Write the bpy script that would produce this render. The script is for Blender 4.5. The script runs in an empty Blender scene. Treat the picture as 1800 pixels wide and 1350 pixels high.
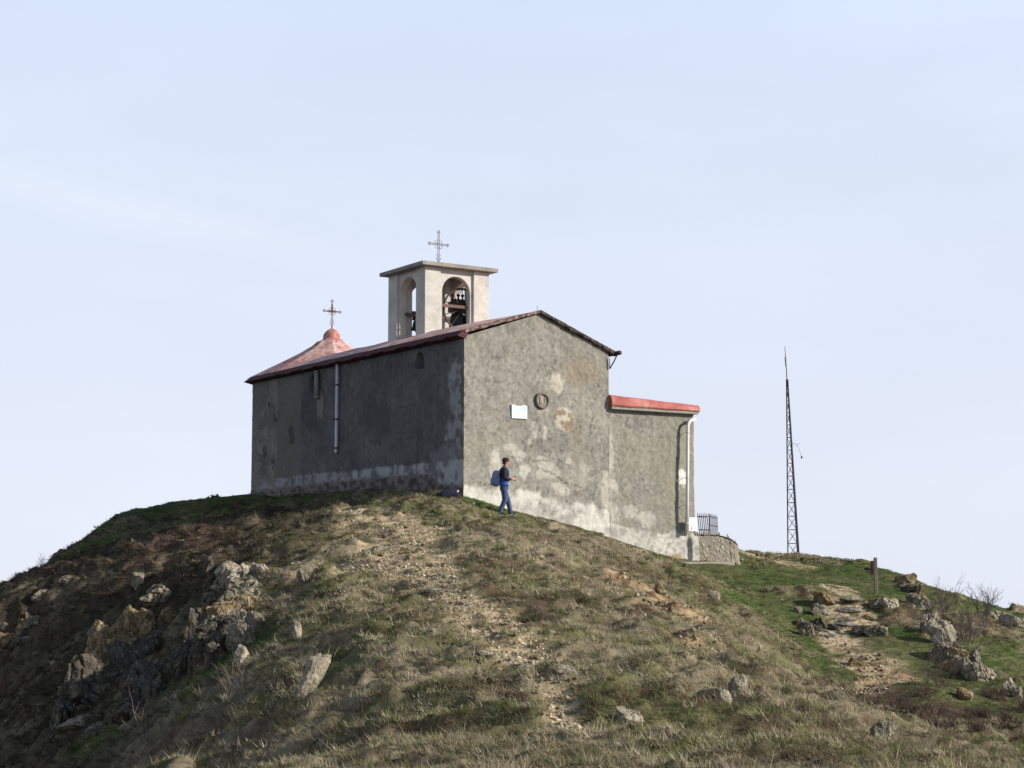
import bpy, bmesh, math, random
import numpy as np
from mathutils import Vector, Matrix, noise as mnoise
R = math.radians
C = bpy.context.scene.collection

# ---------------------------------------------------------------- camera
PITCH = math.atan(325/3000); CP, SP = math.cos(PITCH), math.sin(PITCH)
cd = bpy.data.cameras.new('camera'); cam = bpy.data.objects.new('camera', cd); C.objects.link(cam)
cd.sensor_width = 36; cd.lens = 60; cd.clip_start = .1; cd.clip_end = 5000
cam.location = (0, 0, 0); cam.rotation_euler = (R(90)+PITCH, 0, 0)
bpy.context.scene.camera = cam
# ---------------------------------------------------------------- sky
SUN_EL, SUN_AZ = R(23.5), R(103)          # azimuth clockwise from +Y
w = bpy.data.worlds.new('World'); bpy.context.scene.world = w; w.use_nodes = True
nt = w.node_tree; nt.nodes.clear(); N = nt.nodes.new; L = nt.links.new
out = N('ShaderNodeOutputWorld'); bg = N('ShaderNodeBackground'); bg.inputs['Strength'].default_value = .075
sky = N('ShaderNodeTexSky'); sky.sky_type = 'NISHITA'; sky.sun_disc = False
sky.sun_elevation = SUN_EL; sky.sun_rotation = SUN_AZ; sky.air_density = 1.0; sky.dust_density = 1.5; sky.altitude = 900
tc = N('ShaderNodeTexCoord'); sep = N('ShaderNodeSeparateXYZ'); L(tc.outputs['Generated'], sep.inputs[0])
mr = N('ShaderNodeMapRange'); mr.inputs['From Min'].default_value = .33; mr.inputs['From Max'].default_value = .60
mr.inputs['To Min'].default_value = .93; mr.inputs['To Max'].default_value = .02; L(sep.outputs['Z'], mr.inputs['Value'])
mp = N('ShaderNodeMapping'); mp.inputs['Scale'].default_value = (1.2, 1.2, 4.5); mp.inputs['Rotation'].default_value = (0, R(13), R(10)); L(tc.outputs['Generated'], mp.inputs[0])
nz = N('ShaderNodeTexNoise'); nz.inputs['Scale'].default_value = 2.2; nz.inputs['Detail'].default_value = 5; nz.inputs['Roughness'].default_value = .55; L(mp.outputs[0], nz.inputs['Vector'])
mr2 = N('ShaderNodeMapRange'); mr2.inputs['From Min'].default_value = .35; mr2.inputs['From Max'].default_value = .75
mr2.inputs['To Min'].default_value = -.02; mr2.inputs['To Max'].default_value = .03; L(nz.outputs['Fac'], mr2.inputs['Value'])
ad = N('ShaderNodeMath'); ad.operation = 'ADD'; ad.use_clamp = True; L(mr.outputs[0], ad.inputs[0]); L(mr2.outputs[0], ad.inputs[1])
veil = N('ShaderNodeValToRGB'); veil.color_ramp.elements[0].position = 0.0; veil.color_ramp.elements[1].position = .40
veil.color_ramp.elements[0].color = (.79, .825, .945, 1); veil.color_ramp.elements[1].color = (.685, .80, .985, 1)
L(sep.outputs['Z'], veil.inputs[0])
vs = N('ShaderNodeVectorMath'); vs.operation = 'SCALE'; vs.inputs['Scale'].default_value = 10.6; L(veil.outputs[0], vs.inputs[0]); mr3 = N('ShaderNodeMapRange'); mr3.inputs['From Min'].default_value = .3; mr3.inputs['From Max'].default_value = .7; mr3.inputs['To Min'].default_value = 10.5; mr3.inputs['To Max'].default_value = 10.95; L(nz.outputs['Fac'], mr3.inputs['Value']); L(mr3.outputs[0], vs.inputs['Scale'])
dp_ = N('ShaderNodeVectorMath'); dp_.operation = 'DOT_PRODUCT'; dp_.inputs[1].default_value = (.20, 0, 1); L(tc.outputs['Generated'], dp_.inputs[0])      # thin cirrus trail, high left
def mth(op, a, b, cl=False):
    q = N('ShaderNodeMath'); q.operation = op; q.use_clamp = cl
    for i_, v_ in enumerate((a, b)):
        if isinstance(v_, (int, float)): q.inputs[i_].default_value = v_
        elif v_ is not None: L(v_, q.inputs[i_])
    return q.outputs[0]
wv = mth('MULTIPLY', mth('SUBTRACT', nz.outputs['Fac'], .5), .03); dist = mth('ABSOLUTE', mth('SUBTRACT', mth('ADD', dp_.outputs['Value'], wv), .160), None)
band = mth('SUBTRACT', 1.0, mth('DIVIDE', dist, .017), True); left = mth('MULTIPLY', mth('SUBTRACT', -.03, sep.outputs['X']), 8.0, True)
amt = mth('MULTIPLY', mth('MULTIPLY', band, left), .42); tr_ = N('ShaderNodeMix'); tr_.data_type = 'RGBA'; L(amt, tr_.inputs[0]); L(vs.outputs[0], tr_.inputs[6]); tr_.inputs[7].default_value = (9.0, 9.75, 10.6, 1)
mx = N('ShaderNodeMix'); mx.data_type = 'RGBA'; L(ad.outputs[0], mx.inputs[0]); L(sky.outputs[0], mx.inputs[6]); L(tr_.outputs[2], mx.inputs[7])
L(mx.outputs[2], bg.inputs[0]); L(bg.outputs[0], out.inputs[0])
# ---------------------------------------------------------------- sun
sd = bpy.data.lights.new('sun', 'SUN'); sd.energy = 4.9; sd.angle = R(.5); sd.color = (1, .93, .82)
so = bpy.data.objects.new('sun', sd); C.objects.link(so); so.location = (40, -20, 40)
sv = Vector((math.sin(SUN_AZ)*math.cos(SUN_EL), math.cos(SUN_AZ)*math.cos(SUN_EL), math.sin(SUN_EL)))
so.rotation_euler = sv.to_track_quat('Z', 'Y').to_euler()
vw = bpy.context.scene.view_settings; vw.view_transform = 'Standard'; vw.look = 'None'; vw.exposure = .38; vw.gamma = 1

# ---------------------------------------------------------------- helpers
def tag(o, label=None, cat=None, group=None, kind=None):
    for k, v in (('label', label), ('category', cat), ('group', group), ('kind', kind)):
        if v: o[k] = v
    return o
def empty(name, loc, rz=0, **kw):
    o = bpy.data.objects.new(name, None); C.objects.link(o); o.location = loc; o.rotation_euler.z = rz
    o.empty_display_size = .3
    return tag(o, **kw)
def link(name, me, mat, parent=None, smooth=False):
    o = bpy.data.objects.new(name, me); C.objects.link(o)
    if mat and not me.materials: me.materials.append(mat)
    if parent: o.parent = parent
    if smooth: me.polygons.foreach_set('use_smooth', np.ones(len(me.polygons), bool))
    return o
def npmesh(name, V, F, col=None):
    """V (n,3) and F (m,k) arrays -> mesh, col (n,3) -> colour attribute"""
    V = np.asarray(V, np.float32); F = np.asarray(F, np.int32); k = F.shape[1]
    me = bpy.data.meshes.new(name); me.vertices.add(len(V)); me.vertices.foreach_set('co', V.ravel())
    me.loops.add(F.size); me.loops.foreach_set('vertex_index', F.ravel()); me.polygons.add(len(F))
    me.polygons.foreach_set('loop_start', np.arange(0, F.size, k, dtype=np.int32))
    me.update(calc_edges=True)
    if col is not None:
        a = me.color_attributes.new('Col', 'FLOAT_COLOR', 'POINT')
        c = np.ones((len(V), 4), np.float32); c[:, :3] = np.clip(col, 0, 1); a.data.foreach_set('color', c.ravel())
    return me
class MB:
    """collects shapes and links them as one mesh object"""
    def __init__(s): s.bm = bmesh.new()
    def box(s, a, b, bev=0):
        vs = [s.bm.verts.new((x, y, z)) for x in (a[0], b[0]) for y in (a[1], b[1]) for z in (a[2], b[2])]
        fs = [s.bm.faces.new([vs[i] for i in q]) for q in ((0,1,3,2),(4,6,7,5),(0,4,5,1),(2,3,7,6),(0,2,6,4),(1,5,7,3))]
        if bev: bmesh.ops.bevel(s.bm, geom=list({e for f in fs for e in f.edges}), offset=bev, segments=2, affect='EDGES', profile=.5)
        return s
    def tube(s, pts, r, n=8, cap=True):
        pts = [Vector(p) for p in pts]; rs = r if isinstance(r, (list, tuple)) else [r]*len(pts); rings = []
        for i, p in enumerate(pts):
            d = (pts[min(i+1, len(pts)-1)]-pts[max(i-1, 0)]).normalized()
            u = d.orthogonal().normalized() if i == 0 else (u-d*u.dot(d)).normalized()
            v = d.cross(u); rings.append([s.bm.verts.new(p+rs[i]*(math.cos(2*math.pi*k/n)*u+math.sin(2*math.pi*k/n)*v)) for k in range(n)])
        for a, b in zip(rings, rings[1:]):
            for k in range(n): s.bm.faces.new((a[k], a[(k+1) % n], b[(k+1) % n], b[k]))
        if cap and n > 2: s.bm.faces.new(rings[0][::-1]); s.bm.faces.new(rings[-1])
        return s
    def lathe(s, prof, c=(0, 0, 0), n=24, axis='z'):
        rings = []
        for r, h in prof:
            ring = []
            for k in range(n):
                a = 2*math.pi*k/n; x, y = r*math.cos(a), r*math.sin(a)
                p = (x, y, h) if axis == 'z' else (x, h, y)
                ring.append(s.bm.verts.new((p[0]+c[0], p[1]+c[1], p[2]+c[2])))
            rings.append(ring)
        for a, b in zip(rings, rings[1:]):
            for k in range(n): s.bm.faces.new((a[k], a[(k+1) % n], b[(k+1) % n], b[k]))
        s.bm.faces.new(rings[0][::-1]); s.bm.faces.new(rings[-1])
        return s
    def ring(s, c, rad, r, axis='y', n=32, m=6, a0=0, a1=2*math.pi):
        full = abs(a1-a0-2*math.pi) < 1e-4; pts = []
        for k in range(n+(0 if full else 1)):
            a = a0+(a1-a0)*k/n; x, z = rad*math.cos(a), rad*math.sin(a)
            pts.append(Vector(c)+(Vector((x, 0, z)) if axis == 'y' else Vector((0, x, z)) if axis == 'x' else Vector((x, z, 0))))
        if full: pts += [pts[0], pts[1]]
        return s.tube(pts, r, m, not full)
    def quadstrip(s, A, B):
        a = [s.bm.verts.new(p) for p in A]; b = [s.bm.verts.new(p) for p in B]
        for i in range(len(a)-1): s.bm.faces.new((a[i], a[i+1], b[i+1], b[i]))
        return s
    def poly(s, pts): s.bm.faces.new([s.bm.verts.new(p) for p in pts]); return s
    def build(s, name, mat, parent=None, smooth=False):
        bmesh.ops.recalc_face_normals(s.bm, faces=s.bm.faces[:])
        me = bpy.data.meshes.new(name); s.bm.to_mesh(me); s.bm.free()
        if smooth: me.polygons.foreach_set('use_smooth', [True]*len(me.polygons))
        return link(name, me, mat, parent)

# numpy value noise -------------------------------------------------------
def _h(ix, iy, seed):
    n = (ix*374761393+iy*668265263+seed*974634541) & 0xffffffff
    n = ((n ^ (n >> 13))*1274126177) & 0xffffffff
    return ((n ^ (n >> 16)) & 0xffff)/65535.0
def vn(x, y, seed=0):
    x = np.asarray(x, float); y = np.asarray(y, float)
    xi = np.floor(x).astype(np.int64); yi = np.floor(y).astype(np.int64); fx = x-xi; fy = y-yi
    fx = fx*fx*fx*(fx*(fx*6-15)+10); fy = fy*fy*fy*(fy*(fy*6-15)+10)
    a, b, c, d = _h(xi, yi, seed), _h(xi+1, yi, seed), _h(xi, yi+1, seed), _h(xi+1, yi+1, seed)
    return (a*(1-fx)+b*fx)*(1-fy)+(c*(1-fx)+d*fx)*fy
def fbm(x, y, seed=0, o=4, g=.5):
    t = 0; amp = 1; tot = 0
    for i in range(o):
        t = t+amp*vn(x*2**i+i*17.3, y*2**i-i*9.1, seed+i); tot += amp; amp *= g
    return t/tot
def sst(a, b, x): t = np.clip((x-a)/(b-a), 0, 1); return t*t*(3-2*t)
def lerp(a, b, t): t = np.asarray(t)[..., None]; return np.asarray(a)*(1-t)+np.asarray(b)*t

# ---------------------------------------------------------------- materials
def mat(name, col=(.5, .5, .5), rough=.85, metal=0, attr=False, var=.25, scale=6, bump=0, bscale=40, cols=None, transl=0, coord='Object', spec=.3, speck=0):
    m = bpy.data.materials.new(name); m.use_nodes = True; t = m.node_tree; n = t.nodes; b = n['Principled BSDF']
    b.inputs['Roughness'].default_value = rough; b.inputs['Metallic'].default_value = metal; b.inputs['Specular IOR Level'].default_value = spec
    c = n.new('ShaderNodeTexCoord'); z = n.new('ShaderNodeTexNoise'); z.inputs['Scale'].default_value = scale; z.inputs['Detail'].default_value = 6; z.inputs['Roughness'].default_value = .65
    t.links.new(c.outputs[coord], z.inputs['Vector'])
    if attr:
        src = n.new('ShaderNodeVertexColor'); src.layer_name = 'Col'; s = src.outputs[0]
    elif cols:
        rp = n.new('ShaderNodeValToRGB'); rp.color_ramp.elements.remove(rp.color_ramp.elements[1])
        for i, (p, k) in enumerate(cols):
            e = rp.color_ramp.elements[0] if i == 0 else rp.color_ramp.elements.new(p); e.position = p; e.color = (*k, 1)
        z2 = n.new('ShaderNodeTexNoise'); z2.inputs['Scale'].default_value = scale*.37; z2.inputs['Detail'].default_value = 8; z2.inputs['Roughness'].default_value = .7
        t.links.new(c.outputs[coord], z2.inputs['Vector']); t.links.new(z2.outputs['Fac'], rp.inputs[0]); s = rp.outputs[0]
    else:
        src = n.new('ShaderNodeRGB'); src.outputs[0].default_value = (*col, 1); s = src.outputs[0]
    k = n.new('ShaderNodeMapRange'); k.inputs['From Min'].default_value = .25; k.inputs['From Max'].default_value = .75
    k.inputs['To Min'].default_value = 1-var; k.inputs['To Max'].default_value = 1+var; t.links.new(z.outputs['Fac'], k.inputs['Value'])
    sc = n.new('ShaderNodeVectorMath'); sc.operation = 'SCALE'; t.links.new(s, sc.inputs[0]); t.links.new(k.outputs[0], sc.inputs['Scale'])
    t.links.new(sc.outputs[0], b.inputs['Base Color'])
    if speck:                                           # lichen spots
        zs_ = n.new('ShaderNodeTexNoise'); zs_.inputs['Scale'].default_value = 17; zs_.inputs['Detail'].default_value = 4; zs_.inputs['Roughness'].default_value = .75; t.links.new(c.outputs[coord], zs_.inputs['Vector'])
        ks = n.new('ShaderNodeMapRange'); ks.inputs['From Min'].default_value = .58; ks.inputs['From Max'].default_value = .66; ks.inputs['To Max'].default_value = speck; t.links.new(zs_.outputs['Fac'], ks.inputs['Value'])
        ml = n.new('ShaderNodeMix'); ml.data_type = 'RGBA'; ml.inputs[7].default_value = (.40, .385, .33, 1); t.links.new(ks.outputs[0], ml.inputs[0]); t.links.new(sc.outputs[0], ml.inputs[6]); t.links.new(ml.outputs[2], b.inputs['Base Color'])
    if bump:
        zb = n.new('ShaderNodeTexNoise'); zb.inputs['Scale'].default_value = bscale; zb.inputs['Detail'].default_value = 5; t.links.new(c.outputs[coord], zb.inputs['Vector'])
        bp = n.new('ShaderNodeBump'); bp.inputs['Strength'].default_value = bump; bp.inputs['Distance'].default_value = .02
        t.links.new(zb.outputs['Fac'], bp.inputs['Height']); t.links.new(bp.outputs[0], b.inputs['Normal'])
    if transl:
        tr = n.new('ShaderNodeBsdfTranslucent'); t.links.new(sc.outputs[0], tr.inputs['Color']); ms = n.new('ShaderNodeMixShader'); ms.inputs[0].default_value = transl
        t.links.new(b.outputs[0], ms.inputs[1]); t.links.new(tr.outputs[0], ms.inputs[2]); t.links.new(ms.outputs[0], n['Material Output'].inputs[0])
    return m
M = {}
M['ground'] = mat('soil_and_turf', attr=True, var=.35, scale=9, bump=.9, bscale=14, rough=.95, spec=.1)
M['grass'] = mat('grass_blades', attr=True, var=.12, scale=3, rough=.8, transl=.25, spec=.15)
M['plaster'] = mat('old_cement_render', attr=True, var=.16, scale=9, bump=.8, bscale=11, rough=.95, spec=.1)
M['tower'] = mat('tower_cement_render', rough=.9, var=.12, scale=5, bump=.4, bscale=18, spec=.1, cols=[(.3, (.36, .345, .315)), (.5, (.47, .45, .415)), (.7, (.53, .51, .47))])
M['slab'] = mat('weathered_concrete', rough=.95, var=.2, scale=6, bump=.5, bscale=20, spec=.1, cols=[(.3, (.20, .185, .16)), (.7, (.31, .285, .25))])
M['roof'] = mat('faded_red_roof_paint', rough=.75, var=.2, scale=7, bump=.5, bscale=12, cols=[(.30, (.36, .13, .12)), (.42, (.46, .22, .205)), (.50, (.56, .38, .35)), (.62, (.62, .51, .47))])
M['knob'] = mat('red_roof_paint', rough=.75, var=.25, scale=5, bump=.4, bscale=14, cols=[(.35, (.20, .055, .05)), (.5, (.36, .13, .115)), (.64, (.46, .27, .23))])
M['fascia'] = mat('maroon_fascia', (.075, .020, .026), .8, var=.35, scale=4, bump=.4, bscale=14)
M['verge'] = mat('mortar_verge', rough=.95, var=.35, scale=9, bump=1, bscale=14, cols=[(.35, (.05, .04, .037)), (.5, (.11, .085, .075)), (.62, (.2, .165, .145))])
M['annexred'] = mat('annex_red_paint', rough=.7, var=.14, scale=3, bump=.3, bscale=14, cols=[(.35, (.25, .065, .055)), (.5, (.38, .115, .095)), (.62, (.43, .19, .16))])
M['pipe'] = mat('white_painted_pipe', (.62, .62, .62), .5, var=.08, scale=3)
M['greypipe'] = mat('grey_painted_pipe', (.50, .51, .54), .55, var=.12, scale=3)
M['pipering'] = mat('pipe_clamp', (.05, .05, .06), .6)
M['iron'] = mat('dark_wrought_iron', (.045, .035, .035), .6, metal=.3, var=.4, scale=12)
M['rust'] = mat('rusty_iron', (.11, .055, .045), .75, metal=.2, var=.4, scale=12)
M['cross'] = mat('grey_iron_cross', (.13, .11, .115), .5, metal=.5, var=.3, scale=12)
M['mast'] = mat('dark_steel_mast', (.022, .024, .045), .55, metal=.3, var=.2)
M['bronze'] = mat('dark_bell_bronze', (.022, .024, .026), .5, metal=.6, var=.3)
M['beam'] = mat('rusty_beam', (.12, .08, .072), .8, var=.3)
M['plaque'] = mat('white_marble_plaque', (.62, .64, .66), .35, var=.06, scale=5)
M['stone_relief'] = mat('carved_stone', (.30, .27, .23), .9, var=.25, scale=14, bump=.5)
M['relief_dark'] = mat('weathered_ring', (.17, .14, .115), .9, var=.3, scale=14, bump=.5)
M['black'] = mat('black_hole', (.012, .012, .013), .95)
M['rock_grey'] = mat('grey_lichen_rock', rough=.95, var=.42, scale=9, bump=1, bscale=18, speck=.55, spec=.1, cols=[(.3, (.075, .065, .052)), (.45, (.15, .135, .108)), (.56, (.215, .185, .13)), (.64, (.30, .28, .235)), (.72, (.36, .345, .30))])
M['rock_pale'] = mat('pale_rock', rough=.95, var=.42, scale=9, bump=1, bscale=18, speck=.55, spec=.1, cols=[(.3, (.13, .115, .09)), (.45, (.25, .225, .18)), (.55, (.31, .265, .19)), (.65, (.40, .375, .32))])
M['rock_ochre'] = mat('ochre_lichen_rock', rough=.95, var=.35, scale=9, bump=1, bscale=18, speck=.55, spec=.1, cols=[(.3, (.07, .055, .038)), (.43, (.15, .115, .07)), (.54, (.24, .175, .09)), (.62, (.27, .24, .18)), (.7, (.36, .33, .27))])
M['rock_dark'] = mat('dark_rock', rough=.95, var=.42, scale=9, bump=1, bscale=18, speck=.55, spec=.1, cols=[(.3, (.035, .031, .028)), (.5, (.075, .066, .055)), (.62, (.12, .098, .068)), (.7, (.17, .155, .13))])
M['twig'] = mat('bare_twigs', (.19, .15, .125), .9, var=.3)
M['redtwig'] = mat('red_brown_twigs', (.155, .105, .088), .9, var=.35)
M['wood'] = mat('weathered_grey_wood', (.17, .155, .13), .9, var=.3, scale=9)
M['concrete'] = mat('concrete_kerb', (.24, .225, .20), .95, var=.25, scale=6, bump=.5)

# ---------------------------------------------------------------- pixel of the photograph -> ray -> point on the ground
def ray(px, py):
    u = (px-900)/3000; v = (675-py)/3000; y = CP-v*SP
    return np.array((u/y, 1, (SP+v*CP)/y))
CTRL = [(900,1350,18),(900,1200,23),(900,1100,28),(880,1000,35.5),(860,950,42),(884,908,50.3),
 (815,873,51.6),(700,863,55),(600,863,58.5),(443,869,64.8),(700,900,49),(600,900,51.5),(500,890,57.5),(600,950,43.5),(700,950,42),(650,1000,37),(500,1000,41),(500,950,48),
 (700,1100,28.5),(700,1200,23.5),(700,1350,18.5),(540,1100,31),(540,1200,25.5),(500,1350,20.5),(470,1000,41),(470,1100,33),(440,1200,29),
 (430,1000,41.5),(420,1080,35.5),(400,1150,32.5),(360,1000,46.5),(340,1060,43.5),(290,1110,43),(290,1160,40),(230,1130,42.5),(190,1160,42),(190,1250,35.5),(300,1230,33),(380,1200,30.5),(400,1350,23),(250,950,55),(250,1000,51.5),(250,1060,48),(250,1350,27.5),
 (100,1008,55),(100,1100,50),(100,1200,45),(100,1270,41),(100,1350,35),(0,1062,52),(0,1150,51),(0,1250,47),(0,1350,41),
 (350,883,68),(260,894,66),(205,906,63.5),(185,915,62),(150,941,60),(110,973,58),(70,996,56.5),(0,1048,53),(300,905,63),(400,900,59),(250,925,60),
 (885,894,52.6),(1000,927,53.7),(1080,952,54.7),(1200,987,56.2),(1290,990,58),(1310,974,66),(1400,987,76),(1480,998,74),(1550,1004,68),
 (1350,983,72),(1350,991,67),(1400,997,67),(1445,993,75),(1450,996,68),(1500,1003,66),(1550,1006,63.5),(1350,1000,60),(1300,1000,56),(1400,1010,58),(1500,1030,55.5),(1540,1043,54),(1590,1018,61),(1610,1040,57),(1700,1047,58),(1800,1077,56),
 (1000,962,46),(1050,1000,41.5),(1100,1000,45),(1000,1050,32.5),(1000,1100,28.5),(1000,1200,23),(1000,1350,18),(1100,1100,30),(1200,1110,32),(1150,1035,41),(1200,1060,40),(1250,1025,49),
 (1300,1125,34),(1400,1185,29.5),(1500,1250,26),(1600,1297,24),(1800,1350,21.7),(1200,1200,24),(1200,1350,18),(1400,1250,23.3),(1400,1350,18.5),(1600,1350,20.5),
 (1290,1090,43.5),(1380,1140,43.5),(1500,1215,41.5),(1450,1150,44.5),(1400,1100,47),(1350,1055,50),(1480,1105,47),(1500,1060,50),(1550,1150,44.5),(1600,1200,40.5),(1650,1100,48.5),(1700,1200,42.5),(1700,1290,36),(1800,1300,35),(1800,1200,43),(1800,1110,52),(1650,1250,38.5),(1580,1240,38),(1620,1275,34.5)]
pts = [ray(a, b)*d for a, b, d in CTRL]
pts += [np.array(p, float) for p in ((-24,50,-6),(-18,38,-5.5),(-5,88,.2),(5,88,.2),(15,86,-.3),(24,54,-3.5),(20,44,-4.6),(17,36,-5.2),
 (5.0,38.5,-2.6),(6.0,36,-3.2),(6.9,32.5,-3.8),(7.3,29.5,-4.0),(9.5,28,-4.2),(-22,44,-7.5),(0,0,-1.75),(0,10,-1.95),(-8,5,-3.2),(8,5,-3.2),(-12,22,-5.0),(10,16,-3.3),(-4,60,2.75),(2,58,2.4),(0,70,2.4),(6,62,1.4),(-6,74,2.2),(8,70,1.1),(-30,40,-13),(32,50,-8),(0,110,-7),(-25,90,-8),(25,100,-7),(-14,12,-6),(14,8,-5.5))]
for a, b, d in ((350,883,68),(260,894,66),(205,906,63.5),(185,915,62),(150,941,60),(110,973,58),(70,996,56.5),(30,1022,54.5),(0,1048,53),(1310,974,70),(1400,987,77),(1480,998,75),(1550,1005,70),(1600,1010,63),(1650,1030,60),(1700,1047,58),(1750,1062,57),(1800,1077,56)):
    r_ = ray(a, b+8); pts += [r_*d, r_*(d+6)-np.array((0, 0, 1.0)), r_*(d+14)-np.array((0, 0, 3.2))]   # the far side falls away
PT = np.array(pts)
def _U(r2): return np.where(r2 > 1e-9, r2*np.log(r2+1e-12)*.5, 0)
n = len(PT); K = _U(((PT[:, None, :2]-PT[None, :, :2])**2).sum(-1)); K += np.eye(n)*.12
P = np.c_[np.ones(n), PT[:, :2]]; A = np.block([[K, P], [P.T, np.zeros((3, 3))]])
SOL = np.linalg.solve(A, np.r_[PT[:, 2], 0, 0, 0])
def Hb(x, y):
    x = np.asarray(x, float); y = np.asarray(y, float); sh = x.shape; x = x.ravel(); y = y.ravel(); z = np.empty(len(x))
    for i in range(0, len(x), 20000):
        xx, yy = x[i:i+20000], y[i:i+20000]
        d = (xx[:, None]-PT[None, :, 0])**2+(yy[:, None]-PT[None, :, 1])**2
        z[i:i+20000] = _U(d)@SOL[:n]+SOL[n]+SOL[n+1]*xx+SOL[n+2]*yy
    dx = np.maximum(np.maximum(-27-x, x-28), 0); dy = np.maximum(np.maximum(-2-y, y-92), 0); dd = np.hypot(dx, dy)
    far = -8-.42*dd+8*fbm(x/60, y/60, 5)
    far = np.maximum(far, -150+25*fbm(x/200, y/200, 6))
    t = sst(0, 14, dd)
    return (z*(1-t)+far*t).reshape(sh)
def gxy(px, py):
    r = ray(px, py); Y = np.arange(12, 100, .05); z = Hb(r[0]*Y, Y); k = np.argmax(r[2]*Y < z)
    return (r[0]*Y[k], Y[k], float(z[k]))
PIX = {}
def G(px, py):
    if (px, py) not in PIX: PIX[(px, py)] = gxy(px, py)
    return PIX[(px, py)]
def blob(x, y, spec, soft=.35, seed=3):
    """soft world-space patches: (px,py,radius_x m,radius_y m)"""
    m = np.zeros_like(x); wob = (fbm(x*.9, y*.9, seed, 4, .6)-.5)*1.3
    for px, py, rx, ry in spec:
        g = G(px, py); d = np.hypot((x-g[0])/rx, (y-g[1])/ry)+wob
        m = np.maximum(m, 1-sst(1-soft, 1+soft, d))
    return m
def trail(x, y, spec, seed=4):
    m = np.zeros_like(x); wob = (fbm(x*1.1, y*1.1, seed, 4, .6)-.5)
    for (a, b, wa), (c, d, wb) in zip(spec, spec[1:]):
        p = np.array(G(a, b)[:2]); q = np.array(G(c, d)[:2]); v = q-p; t = np.clip(((x-p[0])*v[0]+(y-p[1])*v[1])/(v@v), 0, 1)
        wd = wa+(wb-wa)*t; e = np.hypot(x-p[0]-t*v[0], y-p[1]-t*v[1])/wd+wob*1.7
        m = np.maximum(m, 1-sst(.55, 1.2, e))
    return m
MAIN = [(1010,1350,.25),(985,1260,.35),(960,1190,.5),(900,1130,.65),(860,1090,.75),(800,1050,.75),(740,1010,.85),(720,975,1.15),(690,930,1.2),(640,905,.8)]
SIDE = [(640,1010,.8),(520,998,.6)]
LANE = [(1310,972,1.0),(1370,985,1.1),(1420,994,.6)]
GULLY = [(1470,1030,.4),(1490,1055,.7),(1495,1100,.7),(1480,1135,.7),(1530,1165,.8),(1560,1190,.5),(1530,1215,.7)]
GREEN = [(1420,1005,8,8),(1300,1012,3,4),(1500,1025,4,5),(1600,1160,2.4,3.0),(1640,1225,2.5,1.6),(1720,1150,2,2),(1580,1135,1.6,2),(820,880,5,1.0),(600,866,9,1.6),(350,885,7,4),(930,912,1.6,.6),(400,1165,1.2,1.4),(490,1040,1.0,1.3),(1400,1080,2,3),(520,885,3,2),(160,1320,1.4,1.6)]
BARE = [(1130,1045,.7,.9),(1170,1080,1.0,1.1),(1200,1110,.7,.8),(1235,1145,.8,.8),(1110,1030,.5,.7),(1150,1110,.6,.5),(1290,1170,.6,.5),(1230,1300,.5,.3),(1550,1190,.7,.9),(1410,1190,.5,.4),(490,1008,.5,.4),(1630,1030,.5,.5)]
RED = [(1520,1225,1.0,2.2),(1130,1105,.6,.5),(320,960,1.6,1.6),(1680,1270,2,1.6),(1540,1065,.7,.8)]
def masks(x, y):
    pa = np.maximum(np.maximum(trail(x, y, MAIN), trail(x, y, SIDE)), np.maximum(trail(x, y, LANE), trail(x, y, GULLY)))
    gr = blob(x, y, GREEN, .5); ba = blob(x, y, BARE, .3, 8); rd = blob(x, y, RED, .4, 9)
    pa = pa*sst(.27, .46, fbm(x/.75, y/.6, 93, 4, .6)+.06*sst(30, 40, y)); gr = sst(.22, .62, gr+(fbm(x/.45, y/.4, 95, 4, .6)-.5)*1.1*(gr > .02))
    return pa, gr, ba, rd
def relief(x, y, pa, gr):
    """tussocks, terracettes and hollows of the turf"""
    a = fbm(x/2.8, y/2.0, 21, 3)-.5
    wx = x+.5*(fbm(x/1.5, y/1.5, 26, 2)-.5)
    b = np.abs(fbm(wx/.85, y/.5, 22, 3, .5)-.5)*2
    t = fbm(x/.75, y/.34, 23, 4, .55)-.5
    side = sst(2.0, -9.0, x-.02*y)                     # the left flank is rougher, with scars and ledges
    rough = (1-.75*pa)*(1-.70*gr)
    led = np.abs(fbm(x/2.2, y/1.6, 27, 4, .55)-.5)*2
    return a*.60*(1-.65*gr)*(1-.5*pa)+(.36*(.30-b)+.34*t)*rough*(1+.35*side)+side*.5*(.28-led)*(1-gr)+.09*rough*(fbm(x/.17, y/.17, 24, 2)-.5)
def flatten(x, y):
    """calm the turf next to the walls and where the walker stands"""
    lx, ly = x-P0[0], y-P0[1]; s = lx*E1[0]+ly*E1[1]; t = lx*E2[0]+ly*E2[1]
    ins = np.maximum(np.maximum(-s, s-11.2), np.maximum(-t, t-17)); return sst(0, 1.6, ins)
TH = math.atan(1965/3017); E1 = (math.cos(TH), math.sin(TH)); E2 = (-math.sin(TH), math.cos(TH)); P0 = (ray(815, 872)*52)[:2]
def Ht(x, y, mk=None):
    x = np.asarray(x, float); y = np.asarray(y, float)
    if mk is None: mk = masks(x, y)
    return Hb(x, y)+relief(x, y, mk[0], mk[1])*(.15+.85*flatten(x, y))
def onground(px, py, k=0):
    g = G(px, py); z = float(Ht(np.array([g[0]]), np.array([g[1]]))[0]); return Vector((g[0], g[1], z+k))

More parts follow.
